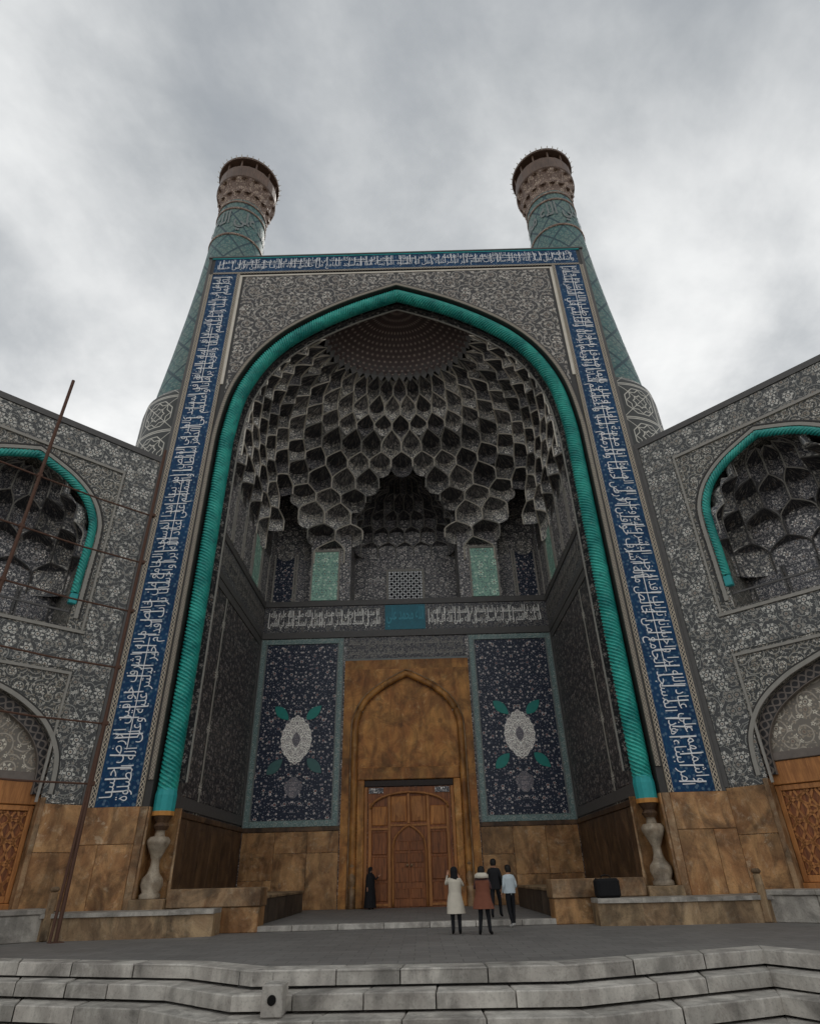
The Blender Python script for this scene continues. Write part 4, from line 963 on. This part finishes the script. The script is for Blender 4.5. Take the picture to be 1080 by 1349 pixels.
# ------------------------------------------------------------------ flanking walls at 45 degrees
def half_arch(hw, zb, zsp, zap, pts=None):
    h = zap-zsp; c = catmull([(hw, zb), (hw, (zb+zsp)/2), (hw, zsp), (hw*.94, zsp+h*.30), (hw*.78, zsp+h*.56), (hw*.52, zsp+h*.77), (hw*.25, zsp+h*.9), (0, zap)], 6)
    return [(max(0, p[0]), p[1]) for p in c]
def flank(sg):
    t_ = thing('flanking_wall', 'grey tiled two storey wall set at an angle beside the portal, %s' % ('behind the scaffold poles' if sg < 0 else 'without scaffolding'), 'wall', (sg*11.0, .0, 0), -sg*PI/4, group='angled walls either side of the portal')
    S0, S1, SC_ = 0.0, 9.7, 4.82; ZT = 18.35
    up_ = half_arch(2.75, 9.7, 13.6, 16.35); lo_ = half_arch(3.55, .5, 4.6, 7.55)
    X = lambda s: sg*s
    def fx(s): return (min(X(s[0]), X(s[1])), max(X(s[0]), X(s[1])))
    w = MB()
    def quad(s0, z00, z01, s1, z10, z11, y=0.0):
        v = [(X(s0), y, z00), (X(s1), y, z10), (X(s1), y, z11), (X(s0), y, z01)]
        w.add(v, [(0, 1, 2, 3)] if sg > 0 else [(3, 2, 1, 0)])
    def zl(s, ar):
        d_ = abs(s-SC_)
        if d_ >= ar[0][0]: return None
        for a, b2 in zip(ar, ar[1:]):
            if b2[0] <= d_ <= a[0]: return a[1]+(b2[1]-a[1])*(a[0]-d_)/max(a[0]-b2[0], 1e-9)
        return ar[-1][1]
    ss = sorted(set([S0, S1, SC_]+[SC_+q*x for x, z in up_ for q in (1, -1)]+[SC_+q*x for x, z in lo_ for q in (1, -1)])); eps = 1e-5
    for a, b2 in zip(ss, ss[1:]):
        if b2-a < 1e-4: continue
        la, lb = zl(a+eps, lo_), zl(b2-eps, lo_); ua, ub = zl(a+eps, up_), zl(b2-eps, up_)
        b0, b1 = (la, lb) if la is not None else (0.0, 0.0)
        if ua is None: quad(a, b0, ZT, b2, b1, ZT)
        else: quad(a, b0, 9.7, b2, b1, 9.7); quad(a, ua, ZT, b2, ub, ZT)
    def reveal(ar, depth, zb, mi=0):
        pl = [(SC_+x, z) for x, z in ar]+[(SC_-x, z) for x, z in ar[-2::-1]]
        A = [(X(s), 0, z) for s, z in pl]; B = [(X(s), depth, z) for s, z in pl]
        w.strip(A, B) if sg > 0 else w.strip(B, A)
    reveal(up_, 2.6, 9.7); reveal(lo_, .7, .5)
    w.box(*fx((S0, S1)), 3.4, 3.8, 0, ZT); w.box(*fx((S0, S1)), 0.001, 3.8, ZT-.01, ZT+.1); w.box(*fx((S1-.05, S1)), .02, 3.5, 0, ZT-.02)
    wall = part('wall', w, M['flank_fine'], t_)
    # upper niche interior
    ni = MB(); HWI = 2.76
    ni.box(*fx((SC_-HWI, SC_+HWI)), 2.6, 2.75, 9.6, 17.0); ni.box(*fx((SC_-HWI, SC_+HWI)), 0.0, 2.6, 9.55, 9.7); ni.box(*fx((SC_-HWI-.2, SC_+HWI+.2)), .3, 2.7, 16.9, 17.05)
    no = part('upper_niche', ni, M['gallery'], t_)
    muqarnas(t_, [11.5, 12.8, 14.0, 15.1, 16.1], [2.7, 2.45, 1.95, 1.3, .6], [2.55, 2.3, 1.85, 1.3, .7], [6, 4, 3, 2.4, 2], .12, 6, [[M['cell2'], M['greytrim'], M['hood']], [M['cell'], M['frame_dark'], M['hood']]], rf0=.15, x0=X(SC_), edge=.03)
    for k in range(4):
        a = SC_-2.5+k*1.28; gp = part('niche_panel', MB().box(*fx((a, a+1.1)), 2.54, 2.6, 9.9, 11.6), M['cell2'], t_)
        for q in ((a-.06, a), (a+1.1, a+1.16)): part('panel_border', MB().box(*fx(q), 2.48, 2.6, 9.75, 11.7), M['frame_dark'], gp)
    part('niche_rail', MB().box(*fx((SC_-2.7, SC_+2.7)), .1, .16, 10.25, 10.32), M['frame_dark'], t_)
    # little turquoise rope round the upper arch
    ar = [p for p in offset2(up_, -.06) if p[1] > 10.95]
    pl = [(X(SC_+x), .02, z) for x, z in ar]+[(X(SC_-x), .02, z) for x, z in ar[-2::-1]]
    rope(t_, pl, .16, 5, .66, .018, 24, M['rope'], .42)
    for q in (1, -1): part('rope_base', MB().box(*sorted((X(SC_+q*2.55), X(SC_+q*2.83))), -.1, .14, 10.55, 10.98, ch=.03), M['turq'], t_)
    def aband(ar, o0, o1, y0, y1, zmin, mat, name):
        A = resample([p for p in offset2(ar, o0) if p[1] >= zmin], 50); B = resample([p for p in offset2(ar, o1) if p[1] >= zmin], 50); mb = MB()
        L = [0.0]
        for p, q in zip(A, A[1:]): L.append(L[-1]+math.dist(p, q))
        wv = abs(o1-o0)/2; ua = [(-wv, l) for l in L]; ub = [(wv, l) for l in L]
        for q in (1, -1):
            a0 = [(X(SC_)+q*x, y0, z) for x, z in A]; b0 = [(X(SC_)+q*x, y0, z) for x, z in B]; a1 = [(p[0], y1, p[2]) for p in a0]; b1 = [(p[0], y1, p[2]) for p in b0]
            mb.strip(a0, b0, 0, ua, ub); mb.strip(b0, b1, 0, ub, ub); mb.strip(a1, a0, 0, ua, ua)
        return part(name, mb, mat, t_)
    aband(up_, .12, .26, -.06, .0, 9.8, M['greytrim'], 'arch_border'); aband(up_, .30, .36, -.04, 0, 9.8, M['darktrim'], 'arch_border')
    aband(lo_, -.02, -.42, .2, .4, 3.7, M['braid3'], 'arch_border'); aband(lo_, .0, .14, -.08, .0, 3.7, M['greytrim'], 'arch_border'); aband(lo_, .16, .2, -.05, 0, 3.7, M['darktrim'], 'arch_border')
    # floral bands framing the bay
    def band(s0, s1, z0, z1, mat, name='floral_band', y=-.03): return part(name, MB().box(*fx((s0, s1)), y, .0, z0, z1), mat, t_)
    band(.16, 1.42, 3.75, 18.1, M['flank_band']); band(8.22, 9.5, 3.75, 18.1, M['flank_band']); band(1.43, 8.21, 16.95, 18.1, M['flank_band']); band(1.43, 8.21, 8.15, 9.45, M['flank_band'])
    for s0, s1, z0, z1 in ((.0, .15, 3.75, ZT), (1.5, 1.58, 9.6, 16.8), (8.06, 8.14, 9.6, 16.8), (1.5, 8.14, 16.8, 16.92), (1.43, 8.21, 9.5, 9.62), (1.5, 8.14, 7.95, 8.05), (1.5, 1.58, 3.75, 7.95), (8.06, 8.14, 3.75, 7.95)): band(s0, s1, z0, z1, M['greytrim'] if z1-z0 < 10 else M['frame_dark'], 'moulding', -.07)
    band(.0, 9.7, 18.12, ZT+.04, M['frame_dark'], 'coping', -.08)
    # tympanum, dado slabs, wooden screen
    ty = MB()
    for q in (1, -1):
        A = [(X(SC_)+q*x, .45, z) for x, z in lo_ if z >= 4.5]; B = [(X(SC_), .45, z) for x, z in lo_ if z >= 4.5]; ty.strip(A, B) if q > 0 else ty.strip(B, A)
    part('tympanum', ty, M['tymp'], t_)
    part('tympanum_sill', MB().box(*fx((SC_-3.5, SC_+3.5)), .3, .7, 4.42, 4.68, ch=.02), M['braid3'], t_)
    part('transom', MB().box(*fx((SC_-3.5, SC_+3.5)), .36, .7, 3.7, 4.41, ch=.02), M['wood_light'], t_)
    part('screen_backing', MB().box(*fx((SC_-3.5, SC_+3.5)), .55, .7, .55, 3.7), M['wood'], t_)
    part('screen_sill', MB().box(*fx((SC_-3.5, SC_+3.5)), .3, .7, .55, .94, ch=.02), M['wood_light'], t_)
    for k in range(3):
        a = SC_-3.4+k*2.3; b2 = a+2.2
        sc_ = part('wooden_screen', MB().box(*fx((a+.16, b2-.16)), .5, .56, 1.15, 3.5), M['wood_red'], t_, label='carved wooden star lattice screen')
        for q in ((a, a+.15, .95, 3.68), (b2-.15, b2, .95, 3.68), (a+.15, b2-.15, .95, 1.14), (a+.15, b2-.15, 3.52, 3.68)): part('screen_frame', MB().box(*fx(q[:2]), .4, .55, *q[2:], ch=.015), M['wood_light'], sc_)
        if k == 0: lattice(sc_, b2-a-.34, 2.34, .62, .035, M['wood_light'], (X((a+b2)/2), .48, 2.33), 'lattice_bar', (63, -63, 27, -27))
    for q in (1, -1): 
        sA, sB = SC_+q*3.55, SC_+q*4.86 if q > 0 else 0.02
        lo2, hi2 = sorted((sA, sB)); mid = (lo2+hi2)/2
        for z0, z1 in ((.7, 2.3), (2.31, 3.72)): part('marble_slab', MB().box(*fx((lo2, hi2)), -.05-random.uniform(0, .012), .0, z0, z1, ch=.012), M['dado'], t_)
        part('stone_jamb', MB().box(*sorted((X(SC_+q*3.56), X(SC_+q*3.4))), -.09, .4, .7, 3.9, ch=.02), M['dado_trim'], t_)
    return t_
M['braid3'] = chain('dark_braid_tile', lin(38, 36, 38), lin(122, 112, 104), .62, .40)
M['tymp'] = floral('tympanum_tile', lin(104, 98, 90), lin(150, 142, 130), lin(186, 180, 166), lin(134, 124, 110), 1.5, .3, .26, .1)
flank(-1); flank(1)

# ------------------------------------------------------------------ stone benches and plinths
for sg in (1, -1):
    side = 'with the scaffold poles' if sg < 0 else 'with the black bag'
    fx = lambda a, b2: (min(sg*a, sg*b2), max(sg*a, sg*b2))
    t_ = thing('stone_plinth', 'brown stone plinth with cap slabs at the portal foot, side %s' % side, 'plinth', (0, 0, 0))
    poly = [(11.9, -1.55), (10.2, -1.5), (8.6, -1.5), (7.0, -1.45), (5.75, -1.15)]
    for k, (a, b2) in enumerate(zip(poly, poly[1:])):
        q = [(sg*a[0], a[1]), (sg*b2[0], b2[1]), (sg*b2[0], -.36 if b2[0] < 7.5 else .0), (sg*a[0], -.0)]
        if b2[0] < 8.0 and a[0] > 8.0: q = [(sg*a[0], a[1]), (sg*b2[0], b2[1]), (sg*b2[0], -.36), (sg*a[0], -.36)]
        if b2[0] < 6.5: q = [(sg*a[0], a[1]), (sg*b2[0], b2[1]), (sg*b2[0], -.36), (sg*a[0], -.36)]
        q = q if sg < 0 else q[::-1]
        q = [(x*(1-.0006), y) for x, y in q]
        part('stone_block', MB().prism_z(q, .0, .56), M['bench'], t_)
        cx = sum(p[0] for p in q)/4; cy = sum(p[1] for p in q)/4
        part('cap_slab', MB().prism_z([(cx+(x-cx)*1.0, y-(.07 if y < -.9 else 0)) for x, y in q], .565, .68+random.uniform(-.008, .008)), M['bench_grey'], t_)
    part('vase_footing', MB().box(*fx(7.62, 8.74), -.355, .94, 0, .95, ch=.02), M['bench'], t_)
    t_ = thing('stone_bench', 'ochre two course stone bench beside the step, side %s' % side, 'bench', (sg*6.1, .2, 0))
    part('lower_block', MB().box(-1.46, 1.46, -.34, .52, 0, .68, ch=.02), M['dado'], t_)
    part('upper_block', MB().box(-1.5, 1.5, -.40, .56, .685, 1.2, ch=.025), M['dado_trim'], t_)
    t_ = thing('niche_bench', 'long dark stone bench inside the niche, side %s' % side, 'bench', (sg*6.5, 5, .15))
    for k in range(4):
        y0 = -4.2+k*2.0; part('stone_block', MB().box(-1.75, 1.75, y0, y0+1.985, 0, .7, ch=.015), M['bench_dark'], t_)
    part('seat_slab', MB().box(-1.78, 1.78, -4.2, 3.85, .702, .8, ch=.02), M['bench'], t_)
    # bench along the angled wall
    t_ = thing('wall_bench', 'grey stone block bench along the angled wall, side %s' % side, 'bench', (sg*11.0, 0, 0), -sg*PI/4)
    for k in range(6):
        a = .65+k*1.5; part('stone_block', MB().box(*fx(a+.006, a+1.49), -1.25-random.uniform(0, .02), 0.0, 0, .66, ch=.02), M['bench_grey'], t_)
        part('cap_slab', MB().box(*fx(a, a+1.495), -1.32, -.02, .665, .8, ch=.02), M['bench_grey'], t_)
    p_ = thing('stone_post', 'short stone post at the wall bench, side %s' % side, 'post', (sg*11.0+sg*.75*.7071-sg*.95*.7071, -.75*.7071-.95*.7071, .0), -sg*PI/4)
    part('post_shaft', MB().box(-.1, .1, -.56, -.38, 0, 1.22, ch=.03), M['bench'], p_); part('post_cap', MB().box(-.12, .12, -.58, -.36, 1.221, 1.36, ch=.05), M['bench'], p_)
bg_ = thing('black_bag', 'black bag standing on the stone plinth', 'bag', (6.2, -.76, .68), .1)
part('bag_body', MB().box(-.36, .36, -.22, .22, 0, .52, ch=.07), M['black'], bg_)
hd = MB(); hd.tube([(-.15, 0, .5), (-.13, 0, .58), (0, 0, .61), (.13, 0, .58), (.15, 0, .5)], .018, 6); part('bag_handle', hd, M['black'], bg_)

# ------------------------------------------------------------------ scaffold at the left
sf = thing('scaffold', 'rusty scaffold of two tall poles and thin crossbars before the wall', 'scaffold', (-11.0, 0, 0), PI/4)
OFF = -2.2
pB, pA = -.65, -4.85
def pole(x, z0, z1, r, lean=.0, name='pole', y=OFF): part(name, MB().tube([(x, y, z0), (x+lean, y, z1)], r, 8), M['rust'], sf)
pole(pB, 0, 17.3, .06, -.1); pole(pA, 0, 18.7, .06, .0)
pole(pB-.16, 0, 5.6, .045, .1, 'short_prop')
for z in (4.15, 6.0, 7.9, 10.0, 12.0, 14.1):
    part('crossbar', MB().tube([(pB+.1, OFF+.09, z), ((pA+pB)/2, OFF+.09, z-.05), (pA-1.9, OFF+.09, z+.08)], .032, 6), M['rust'], sf)
    for xx in (pB, pA): part('clamp', MB().box(xx-.09, xx+.09, OFF-.06, OFF+.13, z-.07, z+.07, ch=.02), M['rust'], sf)
for xx in (pA, pB): part('base_plate', MB().box(xx-.18, xx+.18, OFF-.18, OFF+.18, 0, .02), M['rust'], sf)

# ------------------------------------------------------------------ people
SKIN = simple('skin', lin(188, 140, 112), .55, .1, 6, 0)
def cloth(name, col, sc=6): return simple(name, col, .85, .22, sc, .2)
def person(label, loc, rz, H_, joints, mats, coat=None, head=None, shoes='black_shoe'):
    """joints: dict overriding a relaxed standing pose (unit: body of height 1.70); one continuous skinned body"""
    k = H_/1.70
    J = dict(pelvis=(0, 0, .93), spine=(0, .01, 1.12), chest=(0, 0, 1.32), neck=(0, .0, 1.45), head0=(0, -.01, 1.53), head1=(0, -.015, 1.62),
             hipL=(-.09, 0, .90), kneeL=(-.10, -.02, .48), ankL=(-.10, .03, .08), toeL=(-.11, -.14, .03), hipR=(.09, 0, .90), kneeR=(.10, -.02, .48), ankR=(.10, .03, .08), toeR=(.11, -.14, .03),
             shL=(-.17, 0, 1.39), elL=(-.23, .02, 1.12), wrL=(-.24, -.06, .88), shR=(.17, 0, 1.39), elR=(.23, .02, 1.12), wrR=(.24, -.06, .88))
    J.update(joints)
    rad = dict(pelvis=.13, spine=.12, chest=.135, neck=.055, head0=.085, head1=.095, hipL=.1, kneeL=.068, ankL=.052, toeL=.042, hipR=.1, kneeR=.068, ankR=.052, toeR=.042, shL=.062, elL=.045, wrL=.03, shR=.062, elR=.045, wrR=.03)
    E_ = [('pelvis', 'spine'), ('spine', 'chest'), ('chest', 'neck'), ('neck', 'head0'), ('head0', 'head1')]
    for s in 'LR':
        E_ += [('pelvis', 'hip'+s), ('hip'+s, 'knee'+s), ('knee'+s, 'ank'+s), ('ank'+s, 'toe'+s), ('chest', 'sh'+s), ('sh'+s, 'el'+s), ('el'+s, 'wr'+s)]
        wv = Vector(J['wr'+s]); d_ = (wv-Vector(J['el'+s])).normalized(); sd = d_.cross(Vector((0, 1, 0))); sd = sd.normalized() if sd.length > .1 else Vector((1, 0, 0))
        J['palm'+s] = tuple(wv+d_*.07); rad['palm'+s] = .028; E_.append(('wr'+s, 'palm'+s))
        cur = sd.cross(d_)
        for i, (o_, L) in enumerate(((-.027, .065), (-.009, .078), (.009, .072), (.027, .055))):
            a = wv+d_*.085+sd*o_; b2 = a+d_*L*.6+cur*.01; c = b2+d_*L*.4+cur*.025
            J['f%s%da' % (s, i)] = tuple(a); J['f%s%db' % (s, i)] = tuple(b2); J['f%s%dc' % (s, i)] = tuple(c)
            for q in 'abc': rad['f%s%d%s' % (s, i, q)] = .009
            E_ += [('palm'+s, 'f%s%da' % (s, i)), ('f%s%da' % (s, i), 'f%s%db' % (s, i)), ('f%s%db' % (s, i), 'f%s%dc' % (s, i))]
        a = wv+d_*.04+sd*.035; b2 = a+d_*.03+sd*.025; J['t%sa' % s] = tuple(a); J['t%sb' % s] = tuple(b2); rad['t%sa' % s] = .011; rad['t%sb' % s] = .009
        E_ += [('palm'+s, 't%sa' % s), ('t%sa' % s, 't%sb' % s)]
    names = list(J); ix = {n: i for i, n in enumerate(names)}
    me = bpy.data.meshes.new('b'); me.from_pydata([tuple(c*k for c in J[n]) for n in names], [(ix[a], ix[b2]) for a, b2 in E_], []); me.update()
    o = bpy.data.objects.new('b', me); COL.objects.link(o); mo = o.modifiers.new('s', 'SKIN')
    for n in names: 
        sv = me.skin_vertices[0].data[ix[n]]; r = rad.get(n, .03)*k
        sv.radius = (r*(1.25 if n in ('chest', 'pelvis', 'spine') else 1.0), r*(.85 if n in ('chest', 'spine') else 1.0)); sv.use_root = n == 'pelvis'
    mo.use_smooth_shade = True; sb = o.modifiers.new('u', 'SUBSURF'); sb.levels = 1; sb.render_levels = 1
    dg = bpy.context.evaluated_depsgraph_get(); dg.update(); bm_ = bpy.data.meshes.new_from_object(o.evaluated_get(dg)); bpy.data.objects.remove(o)
    segs = [(a, b2, Vector(J[a])*k, Vector(J[b2])*k) for a, b2 in E_]
    bm_.materials.clear()
    for key in ('skin', 'trousers', 'sleeve', 'shoe'): bm_.materials.append(mats[key])
    for p in bm_.polygons:
        c = p.center; best = None; bd_ = 9
        for a, b2, A, B in segs:
            t_ = max(0, min(1, (c-A).dot(B-A)/max((B-A).length_squared, 1e-9))); d_ = (c-(A+(B-A)*t_)).length
            if d_ < bd_: bd_ = d_; best = (a, b2)
        a, b2 = best
        if 'toe' in b2: mi = 3
        elif 'hip' in b2 or 'knee' in b2 or 'ank' in b2: mi = 1 if c.z > .1*k else 3
        elif b2[:2] in ('sh', 'el', 'wr') or b2 in ('spine', 'chest'): mi = 2
        else: mi = 0
        p.material_index = mi
    root = thing('person', label, 'person', loc, rz)
    body = link('body', bm_, root)
    if coat:
        mb = MB(); rings = []
        for z, rx, ry, oy in coat['rings']: rings.append([((rx*(1+.05*math.sin(5*q+z*9)*coat.get('fold', 1)+.025*math.sin(11*q-z*17)))*math.cos(q)*k, (oy+ry*(1+.05*math.sin(4*q+z*7)*coat.get('fold', 1)+.03*math.sin(9*q+z*13))*math.sin(q))*k, z*k) for q in [2*PI*i/28 for i in range(28)]])
        for a, b2 in zip(rings, rings[1:]): mb.strip(a+[a[0]], b2+[b2[0]])
        part(coat.get('name', 'coat'), mb, coat['mat'], root, smooth=True)
    if head:
        hp = Vector(J['head1'])*k; mb = MB(); pr = []
        fdir = head.get('face', 0.0)
        for z, rx, ry, oy in head['rings']: pr.append([(hp.x+rx*math.cos(q)*k, hp.y+(oy+ry*math.sin(q))*k, hp.z+z*k) for q in [2*PI*i/18 for i in range(18)]])
        for a, b2 in zip(pr, pr[1:]): mb.strip(a+[a[0]], b2+[b2[0]])
        mb.add(pr[-1], [tuple(range(18))]); ho_ = part(head.get('name', 'hair'), mb, head['mat'], root, smooth=True)
        ho_.rotation_euler = (0, 0, 0)
    # face: nose, eyes, mouth on the front (-y) of the head
    hp = Vector(J['head1'])*k; hy = hp.y-.098*k
    fm = MB(); fm.add([(hp.x-.013*k, hy+.012*k, hp.z-.035*k), (hp.x+.013*k, hy+.012*k, hp.z-.035*k), (hp.x, hy-.02*k, hp.z-.03*k), (hp.x, hy+.005*k, hp.z+.015*k)], [(0, 1, 2), (0, 2, 3), (1, 3, 2)]); part('nose', fm, mats['skin'], root)
    for q in (-.033, .033):
        em = MB(); em.box(hp.x+q*k-.011*k, hp.x+q*k+.011*k, hy+.004*k, hy+.02*k, hp.z+.012*k, hp.z+.02*k); part('eye', em, M['black'], root)
    em = MB(); em.box(hp.x-.02*k, hp.x+.02*k, hy+.01*k, hy+.03*k, hp.z-.062*k, hp.z-.055*k); part('mouth', em, M['wood_red'], root)
    return root
HAIR = simple('dark_hair', lin(26, 22, 20), .6, .3, 20)
hair_rings = [(-.10, .085, .05, .05), (-.04, .104, .085, .03), (.02, .108, .104, .012), (.07, .096, .096, .008), (.105, .06, .062, .005), (.118, .02, .02, .0)]
scarf = [(-.26, .16, .12, .02), (-.19, .13, .11, .03), (-.12, .105, .10, .03), (-.05, .112, .105, .022), (.02, .116, .112, .018), (.075, .102, .102, .012), (.11, .064, .066, .008), (.124, .02, .02, .0)]
black_tr = cloth('black_trousers', lin(26, 27, 31)); shoe_b = cloth('black_shoe', lin(22, 21, 21)); shoe_w = cloth('white_shoe', lin(206, 204, 200))
cream = cloth('cream_coat_cloth', lin(206, 198, 182)); brown = cloth('rust_brown_coat_cloth', lin(124, 76, 58)); blackc = cloth('black_coat_cloth', lin(30, 30, 33)); denim = cloth('pale_blue_denim', lin(190, 201, 206)); maroon = cloth('dull_maroon_cloth', lin(86, 62, 62))
# woman in a cream coat, both hands raised to take a picture
person('person in a knee length cream coat and black scarf holding up a phone', (1.42, -2.75, 0), PI, 1.56,
       dict(elL=(-.27, -.10, 1.22), wrL=(-.17, -.24, 1.42), elR=(.27, -.12, 1.26), wrR=(.2, -.24, 1.50)), dict(skin=SKIN, trousers=black_tr, sleeve=cream, shoe=shoe_b),
       dict(mat=cream, rings=[(1.45, .09, .07, .01), (1.42, .18, .11, .01), (1.34, .205, .135, .005), (1.2, .19, .14, .0), (1.05, .19, .145, .0), (.9, .225, .17, .0), (.7, .255, .19, .01), (.52, .28, .205, .015), (.515, .26, .19, .015)]),
       dict(mat=cloth('black_scarf', lin(24, 24, 27)), rings=scarf, name='scarf'))
person('person in a rust brown coat with a pale collar and black boots', (2.16, -3.15, 0), PI*.94, 1.56,
       dict(kneeL=(-.12, -.03, .48), ankL=(-.15, .02, .08), toeL=(-.2, -.12, .03), ankR=(.14, .03, .08), toeR=(.17, -.12, .03), elL=(-.25, -.06, 1.14), wrL=(-.14, -.22, 1.2), elR=(.25, -.06, 1.14), wrR=(.14, -.22, 1.2)), dict(skin=SKIN, trousers=black_tr, sleeve=maroon, shoe=shoe_b),
       dict(mat=brown, rings=[(1.36, .19, .13, .01), (1.3, .215, .145, .005), (1.18, .205, .15, .0), (1.05, .21, .155, .0), (.9, .25, .18, .0), (.75, .29, .2, .01), (.64, .315, .215, .015), (.635, .29, .2, .015)]),
       dict(mat=HAIR, rings=hair_rings))
cl_root = [o for o in COL.objects if o.name.startswith('person') and o.parent is None][-1]
clb = MB(); clb.lathe([(.1, 1.31), (.2, 1.30), (.19, 1.38), (.12, 1.43), (.08, 1.43)], 0, .0, 20); part('pale_collar', clb, cream, cl_root, smooth=True)
person('person in black walking toward the door behind the brown coat', (2.95, 1.1, .15), PI*.9, 1.66,
       dict(kneeL=(-.1, -.16, .5), ankL=(-.1, -.2, .1), toeL=(-.11, -.36, .04), kneeR=(.1, .08, .48), ankR=(.1, .26, .12), toeR=(.11, .14, .035), elL=(-.27, .1, 1.15), wrL=(-.24, -.02, .93), elR=(.28, -.1, 1.16), wrR=(.16, -.26, 1.18)), dict(skin=SKIN, trousers=black_tr, sleeve=blackc, shoe=shoe_b),
       dict(mat=blackc, rings=[(1.46, .08, .07, .01), (1.42, .19, .115, .01), (1.34, .22, .145, .005), (1.15, .205, .145, .0), (.95, .21, .15, .0), (.82, .22, .16, .0), (.815, .2, .15, .0)], name='jacket'), dict(mat=HAIR, rings=hair_rings))
person('person in a pale blue denim jacket, dark trousers and white sneakers', (3.2, -.75, 0), PI*1.12, 1.60,
       dict(hipL=(-.09, 0, .9), kneeL=(-.1, -.04, .48), ankL=(-.06, .0, .08), toeL=(-.08, -.17, .03), kneeR=(.08, .02, .48), ankR=(.04, .1, .08), toeR=(.06, -.06, .03), elL=(-.24, .04, 1.13), wrL=(-.2, -.14, 1.0), elR=(.24, .05, 1.13), wrR=(.22, -.08, .95)), dict(skin=SKIN, trousers=black_tr, sleeve=denim, shoe=shoe_w),
       dict(mat=denim, rings=[(1.46, .08, .07, .01), (1.42, .18, .11, .01), (1.34, .21, .14, .005), (1.18, .2, .145, .0), (1.02, .205, .15, .0), (.93, .2, .15, .0), (.925, .18, .13, .0)], name='jacket'), dict(mat=HAIR, rings=hair_rings))
person('person in a long black robe and headscarf beside the wooden door', (-1.85, 9.7, .15), PI*.25, 1.62,
       dict(elR=(.3, -.05, 1.2), wrR=(.42, -.12, 1.32)), dict(skin=SKIN, trousers=black_tr, sleeve=blackc, shoe=shoe_b),
       dict(mat=blackc, fold=1.4, rings=[(1.46, .1, .09, .01), (1.42, .19, .13, .01), (1.3, .23, .16, .0), (1.05, .24, .18, .0), (.75, .26, .2, .0), (.4, .29, .23, .0), (.06, .33, .27, .0), (.055, .3, .25, .0)], name='robe'),
       dict(mat=blackc, rings=scarf, name='scarf'))
print('objects', len(bpy.data.objects), 'tris', sum(len(m.loops)-2*len(m.polygons) for m in bpy.data.meshes))
